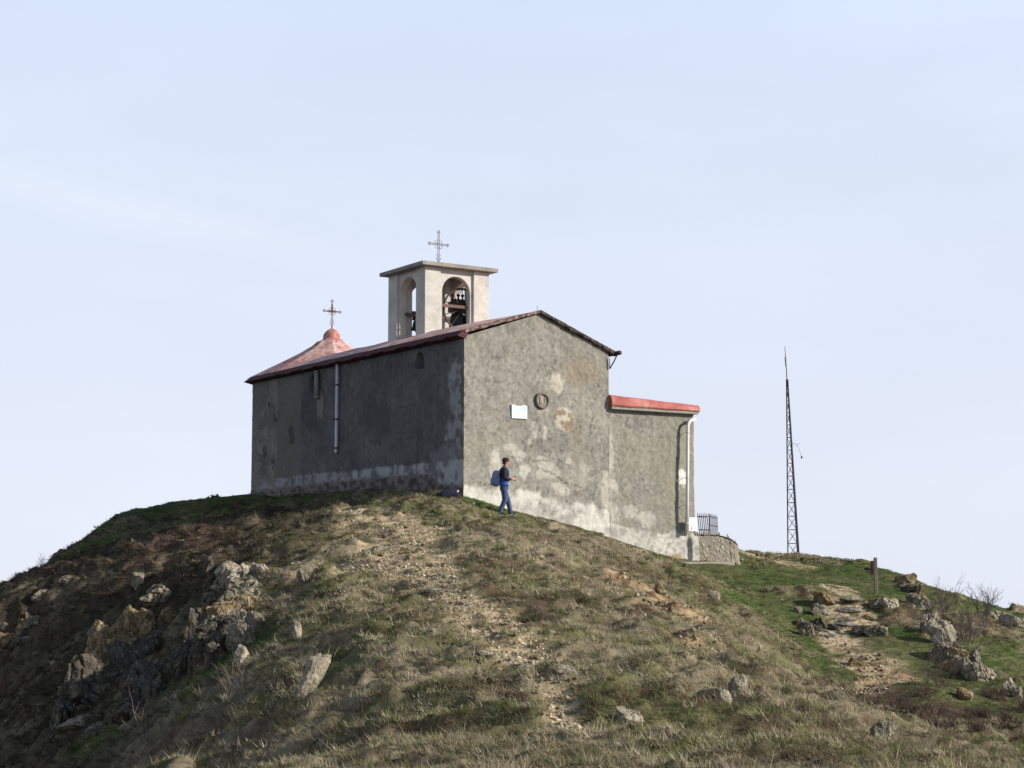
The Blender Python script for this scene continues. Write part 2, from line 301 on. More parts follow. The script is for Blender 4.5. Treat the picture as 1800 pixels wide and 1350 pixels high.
# ---------------------------------------------------------------- the hill: one sheet out to the horizon
def lines(lo, hi, fine, out):
    a = np.arange(lo, hi, fine); s = fine; L_ = []; v = lo
    while v > -out: s *= 1.22; v -= s; L_.append(v)
    s = fine; v = a[-1]; Rr = []
    while v < out: s *= 1.22; v += s; Rr.append(v)
    return np.r_[L_[::-1], a, Rr]
xs = lines(-17, 20, .075, 1500)
ya = [14.0]
while ya[-1] < 80: ya.append(ya[-1]+.055+max(0, ya[-1]-20)*.0016)
yl = []; v = 14.0; s = .06
while v > -1500: s *= 1.22; v -= s; yl.append(v)
yr = []; v = ya[-1]; s = .2
while v < 1500: s *= 1.22; v += s; yr.append(v)
ys = np.r_[yl[::-1], ya, yr]
X, Y = np.meshgrid(xs, ys)
mk = masks(X, Y); Z = Ht(X, Y, mk)
def turf_colour(x, y, mk, seed=40):
    pa, gr, ba, rd = mk
    n1 = fbm(x/1.7, y/1.3, seed, 4); n2 = fbm(x/.45, y/.33, seed+7, 3); n3 = fbm(x/.12, y/.12, seed+9, 2); n4 = fbm(x/5.5, y/5, seed+3, 3)
    c = lerp((.130, .108, .070), (.225, .192, .130), sst(.3, .7, n2))
    c = lerp(c, (.082, .088, .034), sst(.42, .68, n1)*.75)
    c = lerp(c, (.070, .049, .033), sst(.52, .66, n2*.6+n4*.4)*.85)
    c = lerp(c, lerp((.032, .027, .019), (.060, .049, .033), n3), sst(-3.0, -8.5, x-.035*(y-40))*(.55+.45*sst(.35, .6, n1))*(1-gr))  # left flank: dark scrub, deepened so the slope's shade sits in the colour
    c = lerp(c, (.072, .085, .028), gr*.8)
    c = lerp(c, (.052, .075, .021), gr*sst(.4, .65, n1))
    n5 = vn(x/.07, y/.07, seed+21); soil = lerp((.17, .127, .076), (.43, .345, .225), sst(.3, .7, n3*.3+n2*.35+n5*.35))
    c = lerp(c, soil, np.clip(pa*1.05, 0, 1)*sst(.2, .5, n2+.15))
    c = lerp(c, lerp((.15, .095, .055), (.31, .225, .135), sst(.35, .65, n3)), ba*sst(.38, .55, fbm(x/.5, y/.4, 91, 3)))
    c = lerp(c, (.070, .043, .034), rd*.8)
    return c*((.8+.4*n3)*1.12)[..., None]
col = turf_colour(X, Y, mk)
farm = sst(90, 160, np.hypot(X, Y-45)); col = lerp(col, (.075, .085, .045), farm)
ny, nx = X.shape; idx = np.arange(nx*ny).reshape(ny, nx)
F = np.stack([idx[:-1, :-1], idx[:-1, 1:], idx[1:, 1:], idx[1:, :-1]], -1).reshape(-1, 4)
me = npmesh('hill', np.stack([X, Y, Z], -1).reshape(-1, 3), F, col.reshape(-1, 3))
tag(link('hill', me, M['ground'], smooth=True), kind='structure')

# ---------------------------------------------------------------- chapel
ZB = .2
def zz(z): return z-ZB
chapel = empty('chapel', (P0[0], P0[1], ZB), TH, label='grey rendered hilltop chapel with red roof, bell tower and low side annex', cat='chapel')
def W(s, t, z): return Vector((P0[0]+s*E1[0]+t*E2[0], P0[1]+s*E1[1]+t*E2[1], z))
RS, RZ = 2.77, 8.02        # ridge over the gable
def gable_top(s): return np.where(s < RS, 7.12+(RZ-7.12)*s/RS, RZ-(RZ-6.98)*(s-RS)/(5.5-RS))
def ell(u, z, cu, cz, ru, rz, seed, k=.55):
    d = np.hypot((u-cu)/ru, (z-cz)/rz)+(fbm(u*4.5, z*4.5, seed, 4, .6)-.5)*2*k; return 1-sst(.82, 1.08, d)
def seg(u, z, a, b, wd, seed):
    a = np.array(a); v = np.array(b)-a; wob = (fbm(u*3, z*3, seed, 3)-.5)*.22; t = np.clip(((u-a[0])*v[0]+(z-a[1])*v[1])/(v@v), 0, 1)
    return 1-sst(wd*.6, wd*1.3, np.hypot(u-a[0]-t*v[0], z-a[1]-t*v[1]+wob))
def gable_col(u, z):
    n1 = fbm(u/1.3, z/1.3, 60, 4); n2 = fbm(u/.3, z/.3, 61, 4, .6); n3 = fbm(u/.09, z/.09, 62, 2)
    n5 = vn(u/.05, z/.05, 55); c = lerp((.165, .158, .138), (.232, .222, .194), sst(.25, .75, n1*.62+n2*.38))
    c = c*(.66+.38*n3+.34*n5)[..., None]
    c = c*(1.17*(.86+.28*fbm(u/.14, z/2.6, 57, 3)))[..., None]
    c = lerp(c, (.225, .20, .15), sst(.55, .75, fbm(u/1.1, z/.8, 63, 3))*.35); c = lerp(c, (.075, .072, .066), sst(.66, .78, fbm(u/.16, z/.16, 59, 3, .7))*.55); c = lerp(c, (.29, .28, .25), sst(.62, .74, fbm(u/.22, z/.2, 58, 3, .7))*.5)
    c = lerp(c, (.25, .19, .115), ell(u, z, 4.4, 6.3, .9, .45, 64)*.35)
    c = lerp(c, (.19, .178, .13), sst(5.6, 6.2, u)*.4*sst(.3, .6, n1))
    w = lambda f, k=(.43, .415, .375): lerp(lerp(c, (.10, .09, .075), np.clip(f*(1-f)*4, 0, 1)**2*.10), lerp(np.array(k)*.72, k, sst(.25, .6, n2)), f)
    c = w(ell(u, z, 3.47, 5.86, .27, .36, 65, .35), (.43, .395, .34))
    c = w(ell(u, z, 3.02, 4.92, .34, .17, 66)*.7, (.33, .30, .25))
    m = ell(u, z, 3.74, 4.74, .36, .42, 67, .4)
    c = lerp(c, lerp((.235, .18, .12), (.44, .395, .335), sst(.42, .52, fbm(u/.16, z/.14, 54, 3, .6))), m*.9)
    c = w(ell(u, z, 1.12, 3.2, .22, .5, 68, .3)*.95, (.46, .44, .39))
    c = w(ell(u, z, 2.2, 3.0, .2, .28, 69, .6)*.95)
    for i, (a, b, ra, rb) in enumerate(((1.75, 3.75, .3, .12), (2.0, 3.5, .25, .2), (2.95, 3.1, .38, .3), (3.3, 3.05, .3, .25), (2.85, 3.45, .2, .14), (5.62, 3.4, .1, .8), (5.5, 2.6, .35, .7), (4.3, 2.9, .5, .5), (2.6, 4.3, .12, .3), (3.0, 4.2, .1, .25), (1.6, 2.7, .4, .3), (6.3, 1.85, .35, .22), (7.0, 1.6, .5, .25), (5.75, 1.75, .2, .25), (3.9, 3.4, .16, .12), (3.6, 2.5, .4, .2), (2.4, 4.0, .1, .16))):
        c = w(ell(u, z, a, b, ra, rb, 70+i, .7)*(.85 if i not in (7, 10) else .5), (.41, .39, .345))
    c = w(ell(u, z, 8.55, 3.0, .22, .3, 95, .7), (.62, .60, .56))
    top = np.interp(u, (0, .4, 2, 4, 5.4, 5.6, 6.2, 7, 8.2, 8.5), (2.45, 2.45, 2.40, 2.12, 1.95, 1.5, 1.35, 1.2, 1.15, 1.2))+(n2-.5)*.35+(n1-.5)*.25
    bnd = 1-sst(-.06, .08, z-top)
    c = lerp(c, lerp((.30, .29, .262), (.53, .515, .475), sst(.28, .6, n2*.7+n1*.3)), bnd*np.where(u > 5.5, .75, .95))
    c = lerp(c, (.30, .19, .11), (1-sst(.32, .5, z+(n2-.5)*.3))*sst(7.2, 7.6, u)*(1-sst(8.3, 8.5, u)))
    c = lerp(c, (.17, .165, .15), ((u > 5.55)*sst(.52, .62, n2)*(1-sst(2.0, 2.2, z)))*.6)
    cr = np.maximum.reduce([seg(u, z, (2.7, 3.15), (4.9, 2.35), .022, 96), seg(u, z, (.55, 2.62), (1.0, 2.6), .02, 97), seg(u, z, (5.5, 5.2), (5.52, .7), .03, 98), seg(u, z, (2.78, 4.7), (2.85, 3.9), .018, 99), seg(u, z, (1.6, 3.45), (3.1, 3.35), .014, 94)])
    c = lerp(c, (.075, .068, .058), cr*.75)
    h = sst(.80, .86, vn(u/.085, z/.085, 101))*sst(.55, .7, fbm(u/1.2, z/1.0, 102, 2))*(1-sst(5.0, 5.4, z))*sst(1.8, 2.4, u)*(1-sst(4.8, 5.4, u))
    c = lerp(c, (.06, .055, .05), h*.55)
    return c
def arch(u, z, cu, z0, zs, r, d): 
    inside = (np.abs(u-cu) < r) & (z > z0) & ((z < zs) | (np.hypot(u-cu, z-zs) < r)); return inside*d
def left_col(u, z):  # same render as the gable, tones lowered to carry this wall's shade
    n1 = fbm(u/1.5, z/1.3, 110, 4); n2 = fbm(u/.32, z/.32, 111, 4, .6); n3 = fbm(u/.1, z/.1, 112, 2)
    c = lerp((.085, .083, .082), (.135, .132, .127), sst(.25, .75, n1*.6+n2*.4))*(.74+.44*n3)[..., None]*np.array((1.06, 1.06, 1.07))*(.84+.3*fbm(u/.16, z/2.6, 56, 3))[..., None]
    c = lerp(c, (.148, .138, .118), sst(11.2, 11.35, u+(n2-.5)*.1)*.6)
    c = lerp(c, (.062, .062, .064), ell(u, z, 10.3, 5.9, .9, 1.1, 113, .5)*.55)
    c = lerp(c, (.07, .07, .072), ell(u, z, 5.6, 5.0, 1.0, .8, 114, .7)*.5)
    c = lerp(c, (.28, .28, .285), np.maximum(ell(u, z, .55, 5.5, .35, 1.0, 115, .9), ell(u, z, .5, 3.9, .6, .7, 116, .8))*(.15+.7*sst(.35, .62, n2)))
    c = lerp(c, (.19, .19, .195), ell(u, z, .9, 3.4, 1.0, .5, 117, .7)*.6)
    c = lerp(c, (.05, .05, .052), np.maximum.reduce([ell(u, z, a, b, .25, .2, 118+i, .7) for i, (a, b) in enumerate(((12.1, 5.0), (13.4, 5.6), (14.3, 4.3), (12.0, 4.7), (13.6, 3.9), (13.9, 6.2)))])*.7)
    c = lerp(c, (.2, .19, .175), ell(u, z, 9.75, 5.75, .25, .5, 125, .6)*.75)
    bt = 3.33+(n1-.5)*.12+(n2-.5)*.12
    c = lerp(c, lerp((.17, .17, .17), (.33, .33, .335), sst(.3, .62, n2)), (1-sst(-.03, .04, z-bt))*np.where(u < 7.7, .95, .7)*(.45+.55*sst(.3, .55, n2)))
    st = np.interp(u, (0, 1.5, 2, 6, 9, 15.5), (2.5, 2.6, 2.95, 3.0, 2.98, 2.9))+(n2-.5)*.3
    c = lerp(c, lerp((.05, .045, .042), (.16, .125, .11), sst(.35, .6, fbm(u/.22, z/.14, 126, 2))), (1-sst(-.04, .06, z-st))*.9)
    c = lerp(c, (.028, .027, .027), np.maximum(arch(u, z, 2.71, 6.40, 6.64, .22, .85), arch(u, z, 10.22, 6.25, 6.62, .31, .7)))  # niche insides painted near black to stand for their shade
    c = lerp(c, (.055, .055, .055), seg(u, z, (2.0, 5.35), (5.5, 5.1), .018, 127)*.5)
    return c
def wall_grid(name, u0, u1, zlo, top, step, place, colf, niche=None, lump=.022):
    nu = int((u1-u0)/step)+1; nz = int(7.0/step); us = np.linspace(u0, u1, nu); ks = np.linspace(0, 1, nz)
    U, Kk = np.meshgrid(us, ks); T = top(us)[None, :]; Zw = zlo+(T-zlo)*Kk
    edge = np.minimum(sst(0, .25, U-u0), sst(0, .25, u1-U)*0+1)
    off = lump*(fbm(U/.8, Zw/.8, 130, 3)-.5)*2+.014*(fbm(U/.12, Zw/.12, 131, 2)-.5)*2
    if niche is not None: off = off-niche(U, Zw)
    V = place(U, Zw, off).reshape(-1, 3); i = np.arange(nu*nz).reshape(nz, nu)
    Fq = np.stack([i[:-1, :-1], i[:-1, 1:], i[1:, 1:], i[1:, :-1]], -1).reshape(-1, 4)
    return link(name, npmesh(name, V, Fq, colf(U, Zw).reshape(-1, 3)), M['plaster'], chapel, smooth=False)
def on_t(px, py, t=0.):                              # gable-parallel plane -> (s, z)
    r = ray(px, py); Yq = (t+P0[0]*E2[0]+P0[1]*E2[1])/(r[0]*E2[0]+E2[1]); return (r[0]*Yq-P0[0])*E1[0]+(Yq-P0[1])*E1[1], r[2]*Yq
def batter(z): return .10*(1-sst(.2, 2.6, z))
wall_grid('gable_wall', -.01, 5.5, -.3, gable_top, .04, lambda U, Zz, o: np.stack([U, -o-.6*batter(Zz)*sst(3, 5.5, U), Zz-ZB], -1), gable_col)
wall_grid('annex_wall', 5.5, 9.04, -.4, lambda s: s*0+5.25, .04, lambda U, Zz, o: np.stack([U+.2*batter(Zz)*sst(5.6, 9.0, U), -o+.05-.9*batter(Zz)-.12*(1-sst(.9, 1.3, Zz))*sst(8.68, 8.76, U), Zz-ZB], -1), gable_col)
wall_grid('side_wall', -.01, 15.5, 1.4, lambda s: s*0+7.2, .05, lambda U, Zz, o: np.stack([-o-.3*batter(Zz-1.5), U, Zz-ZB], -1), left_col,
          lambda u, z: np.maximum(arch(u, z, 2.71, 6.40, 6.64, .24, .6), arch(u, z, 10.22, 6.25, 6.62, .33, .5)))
wb = MB()
oc = [(RS+2.77/math.cos(R(22.5))*math.cos(R(22.5+45*k)), 14.35+2.77/math.cos(R(22.5))*math.sin(R(22.5+45*k))) for k in range(8)]
oc = sorted(oc, key=lambda p: math.atan2(p[1]-14.35, p[0]-RS))
for k in range(8):
    a, b = oc[k], oc[(k+1) % 8]
    if a[1] > 15 or b[1] > 15: wb.poly([(a[0], a[1], 1), (b[0], b[1], 1), (b[0], b[1], 7.05), (a[0], a[1], 7.05)])
wb.poly([(5.5, .06, 0), (5.5, 15.5, 0), (5.5, 15.5, 6.8), (5.5, .06, 6.8)])
wb.poly([(9.04, .1, -.4), (9.04, 5, -.4), (9.04, 5, 5.04), (9.04, .1, 5.04)]); wb.poly([(5.5, 5, -.4), (9.04, 5, -.4), (9.04, 5, 5.04), (5.5, 5, 5.04)])
M['plain'] = mat('plain_render', (.18, .17, .145), .95, var=.35, scale=2, bump=.6, bscale=12, spec=.1)
wb.build('rear_wall', M['plain'], chapel)
# nave roof: two painted slopes, raked maroon eave, rough verge
def roof_slope(name, s_e, z_e, s_r, z_r, t0, t1, m):
    nu, nt_ = 36, 120; U, T = np.meshgrid(np.linspace(0, 1, nu), np.linspace(t0, t1, nt_))
    Zr = z_e+(z_r-z_e)*U+.13*np.sin(U*math.pi)*sst(.2, 2.0, T-t0)+.09*(fbm(U*4, T/.9, 140, 3)-.5)*np.sin(np.clip(U, .0, 1)*math.pi*.9+.2)
    i = np.arange(nu*nt_).reshape(nt_, nu); Fq = np.stack([i[:-1, :-1], i[:-1, 1:], i[1:, 1:], i[1:, :-1]], -1).reshape(-1, 4)
    return link(name, npmesh(name, np.stack([s_e+(s_r-s_e)*U, T, Zr-ZB], -1).reshape(-1, 3), Fq), m, chapel, True)
roof = roof_slope('roof', -.10, zz(7.30)+ZB, RS, RZ+.12, -.10, 13.6, M['roof'])
r2 = roof_slope('roof', 5.78, zz(6.98)+ZB, RS, RZ+.12, -.10, 13.6, M['roof'])
f = MB()
for t0, t1 in ((-.10, 13.2),):
    nseg = 60
    A_ = [(-.10, t0+(t1-t0)*k/nseg, 7.30) for k in range(nseg+1)]
    B_ = [(-.30+.02*math.sin(k*1.7), t0+(t1-t0)*k/nseg, 7.10+.02*math.sin(k*.9)+.018*math.sin(k*2.3+1)) for k in range(nseg+1)]
    D_ = [(-.0, t0+(t1-t0)*k/nseg, 7.04) for k in range(nseg+1)]
    f.quadstrip(A_, B_).quadstrip(B_, D_)
f.poly([(-.10, -.10, 7.30), (-.30, -.10, 7.10), (0, -.10, 7.04), (.1, -.10, 7.2)])
f.build('eave', M['fascia'], chapel).location.z = -ZB
def verge(s0, z0, s1, z1, th, cols):
    nn = 110; us = np.linspace(0, 1, nn); S_ = s0+(s1-s0)*us; Z_ = z0+(z1-z0)*us
    jag = fbm(us*9+s0, us*0, 151, 4, .6)-.5; jb = fbm(us*26, us*0+s0, 152, 3, .7)-.5
    prof = [(.06, -th), (-.07, -th), (-.12, -th*.8), (-.125, -th*.45), (-.12, -.02), (-.10, .004)]; V = []; Cc = []
    for j, (t, dz) in enumerate(prof):
        f_ = 0 if j in (0, 5) else 1
        V.append(np.stack([S_, t+f_*(.07*jag+.05*jb), Z_+dz*(1+.5*jb+.5*jag)+.012*jb-ZB], -1)); Cc.append(lerp(cols[0], cols[1], sst(.35, .65, fbm(us*30, us*0+j*.5, 153, 3)))*(1 if j < 4 else .9))
    i = np.arange(nn*6).reshape(6, nn); Fq = np.stack([i[:-1, :-1], i[:-1, 1:], i[1:, 1:], i[1:, :-1]], -1).reshape(-1, 4)
    link('verge', npmesh('verge', np.concatenate(V), Fq, np.concatenate(Cc)), M['plaster'], chapel)
verge(-.05, 7.30, RS, RZ+.13, .11, ((.10, .07, .06), (.30, .22, .19))); verge(RS, RZ+.13, 5.78, 7.0, .13, ((.035, .03, .028), (.12, .085, .08)))
g = MB(); g.tube([(5.80, -.22, 6.98), (5.80, 12.5, 6.98)], .075, 10); g.tube([(5.78, -.1, 6.94), (5.66, -.08, 6.7), (5.5, -.05, 6.45)], .022, 6); g.tube([(5.5, -.05, 6.45), (5.5, -.05, 6.8)], .015, 6)
g.build('gutter', M['iron'], chapel, True).location.z = -ZB
t_ = MB(); 
for k in range(3): t_.tube([(RS-.02, .1, RZ+.1), (RS+.01+.02*k, .1+.03*k, RZ+.22), (RS+.05*k, .1+.08*k, RZ+.30-.03*k)], .006, 4)
t_.build('ridge_weed', M['twig'], chapel).location.z = -ZB
# apse: eight-sided roof with a domed cap
def octo(r, z): return [(RS+r/math.cos(R(22.5))*math.cos(R(22.5+45*k)), 14.35+r/math.cos(R(22.5))*math.sin(R(22.5+45*k)), z) for k in range(9)]
ar = MB(); prof = [(2.87, 7.30), (2.2, 7.67), (1.6, 8.0), (1.1, 8.29), (.7, 8.56), (.52, 8.74)]
for (ra, za), (rb, zb_) in zip(prof, prof[1:]): ar.quadstrip(octo(ra, za), octo(rb, zb_))
M['apse'] = mat('weathered_red_apse_paint', rough=.8, var=.25, scale=6, bump=.5, bscale=12, cols=[(.32, (.30, .10, .09)), (.44, (.41, .18, .165)), (.52, (.51, .34, .305)), (.62, (.56, .46, .41))]); ao = ar.build('apse_roof', M['apse'], chapel); ao.location.z = -ZB
ae = MB(); ae.quadstrip(octo(3.09, 7.10), octo(2.87, 7.30)).quadstrip(octo(2.72, 7.04), octo(3.09, 7.10)); ae.build('apse_eave', M['fascia'], chapel).location.z = -ZB
kn = MB(); kn.lathe([(.55, 8.68), (.42, 8.78), (.32, 8.86), (.315, 8.93), (.31, 9.02), (.26, 9.11), (.17, 9.19), (.09, 9.24), (.03, 9.27)], (RS, 14.35, 0), 28)
for v_ in kn.bm.verts: q = mnoise.noise(v_.co*5)*.035; v_.co.x += q; v_.co.z += q*.6; v_.co.y -= q*.7
kn.build('roof_cap', M['knob'], ao, True)
# annex slab roof
an = MB(); an.box((5.52, -.15, 5.14), (9.11, 5.2, 5.22)); an.build('annex_slab', M['concrete'], chapel).location.z = -ZB
an = MB(); pr = [(-.17, 5.225), (-.20, 5.28), (-.18, 5.45), (-.10, 5.58), (.12, 5.63), (5.2, 5.66)]
prR = [(-.17, 5.225), (-.20, 5.25), (-.18, 5.36), (-.10, 5.44), (.12, 5.47), (5.2, 5.5)]
NA = 40; rows = []
for k in range(NA+1):
    f_ = k/NA; j = .003*math.sin(k*2.1)+.006*math.sin(k*.37+2); rows.append([(5.50+3.64*f_, t+j*(z < 5.6), z+(q-z)*f_+j*.8) for (t, z), (_, q) in zip(pr, prR)])
for a_, b_ in zip(rows, rows[1:]): an.quadstrip(a_, b_)
an.poly([(9.14, t, z) for t, z in prR]+[(9.14, 5.2, 5.225)]); an.poly([(5.50, t, z) for t, z in pr]+[(5.50, 5.2, 5.225)])
an.build('annex_roof', M['annexred'], chapel).location.z = -ZB
# downpipes
def pt_(px, py, t): q = on_t(px, py, t); return (q[0], t, q[1])
PP = [pt_(1222, 737, -.10), pt_(1214, 739, -.14), pt_(1210.5, 743, -.17), pt_(1209, 750, -.18), pt_(1208.5, 830, -.20), pt_(1207.5, 937, -.22)]
d = MB(); d.tube(PP, .055, 12)
dp = d.build('annex_downpipe', M['pipe'], chapel, True); dp.location.z = -ZB
d = MB()
for i, z in enumerate((1.5, 2.1, 3.0, 4.5)):
    f_ = (PP[3][2]-z)/(PP[3][2]-PP[5][2]); q = Vector(PP[3]).lerp(Vector(PP[5]), f_)
    d = MB(); d.lathe([(.064, z-.025), (.064, z+.025)], (q.x, q.y, 0), 12).tube([(q.x, q.y+.05, z), (q.x, .08, z)], .012, 5); d.build('pipe_clamp', M['greypipe'], dp)
d = MB(); d.tube([(-.10, 8.27, 7.06), (-.11, 8.27, 4.08), (-.14, 8.25, 3.98)], .055, 12)
dp = d.build('side_downpipe', M['greypipe'], chapel, True); dp.location.z = -ZB
d = MB()
for z in (4.15, 5.15, 6.35): MB().lathe([(.065, z-.03), (.065, z+.03)], (-.11, 8.27, 0), 12).build('pipe_clamp', M['pipering'], dp)
d = MB(); d.tube([(-.10, 9.86, 7.0), (-.10, 9.85, 6.0)], .085, 12); d.tube([(-.10, 9.85, 6.08), (-.10, 9.85, 6.0)], .10, 12)
M['claypipe'] = mat('old_clay_pipe', (.22, .21, .195), .9, var=.25)
d.build('short_flue', M['claypipe'], chapel, True).location.z = -ZB
# medallion and its relief
md = MB(); md.ring((2.87, -.05, 5.27), .225, .045, 'y', 36, 8); mo = md.build('medallion', M['relief_dark'], chapel, True); mo.location.z = -ZB
md = MB(); md.lathe([(.22, -.035), (.22, .03)], (2.87, 0, 5.27), 32, 'y'); md.build('carved_disc', M['stone_relief'], mo)
md = MB(); md.box((2.78, -.062, 5.14), (2.815, -.034, 5.40)); md.ring((2.90, -.045, 5.23), .065, .017, 'y', 14, 6, math.pi, 2*math.pi); md.box((2.82, -.06, 5.23), (2.85, -.034, 5.38)); md.box((2.95, -.06, 5.23), (2.98, -.034, 5.38)); md.ring((2.87, -.04, 5.27), .165, .009, 'y', 30, 5)
md.build('carved_letters', M['stone_relief'], mo)

# bell tower -------------------------------------------------------------
T0, T1, S0, S1, TZ0, TZ1 = 4.98, 7.54, 1.49, 4.05, 7.3, 10.19
bt = empty('bell_tower', (0, 0, 0)); bt.parent = chapel; bt.location.z = -ZB
PW = .62
pm = MB()
for s in (S0, S1-PW):
    for t in (T0, T1-PW): pm.box((s, t, TZ0), (s+PW, t+PW, TZ1), .012)
pm.build('corner_piers', M['tower'], bt)
def arch_panel(axis, c0, depth, u0, u1, r=.545):
    """wall with an arched opening between the piers; axis = which coordinate runs along it"""
    o = MB(); cu = (u0+u1)/2; zs = 9.40; na = 18
    inner = [(cu-r, TZ0)]+[(cu-r*math.cos(math.pi*k/na), zs+r*math.sin(math.pi*k/na)) for k in range(na+1)]+[(cu+r, TZ0)]
    outer = [(u0, TZ0)]+[(u0+(u1-u0)*k/na, TZ1) for k in range(na+1)]+[(u1, TZ0)]
    P3 = (lambda u, z, d: (u, d, z)) if axis == 's' else (lambda u, z, d: (d, u, z))
    for dd in (c0, c0+depth): o.quadstrip([P3(u, z, dd) for u, z in outer], [P3(u, z, dd) for u, z in inner])
    o.quadstrip([P3(u, z, c0) for u, z in inner], [P3(u, z, c0+depth) for u, z in inner])
    return o.build('arched_panel', M['tower'], bt)
for c0 in (T0+.08, T1-.30): arch_panel('s', c0, .22, S0+PW, S1-PW, .56)
for c0 in (S0+.08, S1-.30): arch_panel('t', c0, .26, T0+PW, T1-PW, .60)
sl = MB(); ov = .235; sl.box((S0-ov, T0-ov, 10.20), (S1+ov, T1+ov, 10.33), .015); sl.box((S0-.1, T0-.1, 10.332), (S1+.1, T1+.1, 10.36)); sl.build('roof_slab', M['slab'], bt)
sl = MB(); sl.lathe([(.30, 10.36), (.22, 10.42), (.10, 10.50), (.07, 10.55)], (RS, (T0+T1)/2, 0), 16); sl.build('cross_base', M['knob'], bt, True)
# bells ------------------------------------------------------------------
def bell(name, s, t, z, sc, label, axis, wheel, rock=0):
    b = empty(name, W(s, t, z), TH, label=label, cat='church bell', group='bells in the tower')
    o = MB(); o.lathe([(a*sc, h*sc) for a, h in ((.46, -1.0), (.47, -.96), (.40, -.86), (.345, -.7), (.31, -.5), (.285, -.3), (.26, -.16), (.18, -.08), (.06, -.05), (.03, -.04))], (0, 0, 0), 28); x = o.build('bell_body', M['bronze'], b, True); x.rotation_euler.x = rock
    o = MB(); o.tube([(0, 0, -.5*sc), (0, 0, -1.08*sc)], [.02*sc, .05*sc], 8); o.lathe([(.0, -1.20*sc), (.07*sc, -1.15*sc), (.08*sc, -1.08*sc), (.03*sc, -1.02*sc)], (0, 0, 0), 10); x = o.build('clapper', M['bronze'], b, True); x.rotation_euler.x = rock*2.2
    o = MB(); o.box((-.34*sc, -.14*sc, -.05*sc), (.34*sc, .14*sc, .34*sc), .02); o.box((-.25*sc, -.1*sc, .34*sc), (.25*sc, .1*sc, .44*sc))
    for q in (-.2, .02, .2): o.tube([(q*sc, 0, .4*sc), (q*sc, 0, .54*sc)], .035*sc, 6); o.lathe([(.0, .52*sc), (.06*sc, .56*sc), (.06*sc, .62*sc), (.0, .66*sc)], (q*sc, 0, 0), 10)
    x = o.build('headstock', M['iron'], b); x.rotation_euler.z = 0 if axis == 's' else R(90)
    if wheel:
        o = MB(); o.ring((0, -.30*sc, .02), .76*sc, .036, 'y', 44, 6)
        for k in range(10): a = 2*math.pi*k/10+.3; o.tube([(0, -.30*sc, .02), (.76*sc*math.cos(a), -.30*sc, .02+.76*sc*math.sin(a))], .015, 5)
        o.tube([(0, -.30*sc, .02), (0, .30*sc, .02)], .03, 8)
        o.build('bell_wheel', M['iron'], b)
    return b
bell('church_bell', 3.2, 5.66, 8.86, .96, 'large dark bronze bell with spoked wheel in the front arch of the tower', 's', True)
bell('church_bell', 2.2, 6.83, 8.62, .36, 'small dark bell with tilted clapper seen through the left arch of the tower', 's', False, .0)
o = MB(); o.box((S0+PW-.05, T0+.22, 8.90), (S1-PW+.05, T0+.30, 9.0)); o.box((S0+PW-.05, T1-.34, 8.88), (S1-PW+.05, T1-.24, 9.0)); o.box((S0+.3, 6.78, 8.74), (S1-.3, 6.88, 8.85))
o.build('bell_frame', M['beam'], bt)
# crosses ------------------------------------------------------------------
def iron_cross(loc, h, m, label, plate):
    c = empty('iron_cross', loc, TH, label=label, cat='cross', group='wrought iron roof crosses')
    def lat(a, b, wd):
        o = MB(); a, b = Vector(a), Vector(b); dr = (b-a).normalized(); n_ = Vector((dr.z, 0, -dr.x))*wd
        for q in (-1, 1): o.tube([a+n_*q, b+n_*q], .011, 5)
        k = max(2, int((b-a).length/.13))
        for i in range(k+1): p = a+(b-a)*i/k; o.tube([p-n_, p+n_], .008, 4)
        for e in (a, b):
            if e.z > .2: o.ring(e+dr*(.03 if e == b else -.03), .035, .010, 'y', 12, 5); o.ring(e+n_*1.5, .025, .008, 'y', 10, 4); o.ring(e-n_*1.5, .025, .008, 'y', 10, 4)
        return o
    cz = h*.62
    o = lat((0, 0, .12*h), (0, 0, h-.03), .026)
    o.tube([(0, 0, -.06), (0, 0, .14*h)], .024, 6)
    for q in (-1, 1): o.ring((q*.06, 0, .2*h), .04, .009, 'y', 12, 4); o.ring((q*.05, 0, .3*h), .028, .008, 'y', 12, 4)
    o.build('upright', m, c)
    lat((-.30*h, 0, cz), (.30*h, 0, cz), .022).build('crossbar', m, c)
    o = MB()
    for k in range(8): a = R(22.5+45*k); o.tube([(.03*math.cos(a), 0, cz+.03*math.sin(a)), (.15*h*math.cos(a), 0, cz+.15*h*math.sin(a))], .007, 4)
    for k in range(4): a = R(45+90*k); o.ring((.1*h*math.cos(a), 0, cz+.1*h*math.sin(a)), .05*h, .008, 'y', 14, 4)
    if plate: o.lathe([(.07, -.012), (.07, .012)], (0, 0, cz), 14, 'y'); o.box((-.2*h, -.012, cz-.018), (.2*h, .012, cz+.018)); o.box((-.02, -.012, cz), (.02, .012, cz+.25*h))
    o.build('rays', m, c)
iron_cross(W(RS, (T0+T1)/2, 10.53), 1.2, M['cross'], 'pale grey wrought iron cross on top of the bell tower slab', False)
iron_cross(W(RS, 14.35, 9.24), 1.12, M['rust'], 'dark rusty iron cross on the red domed cap of the apse roof', True)
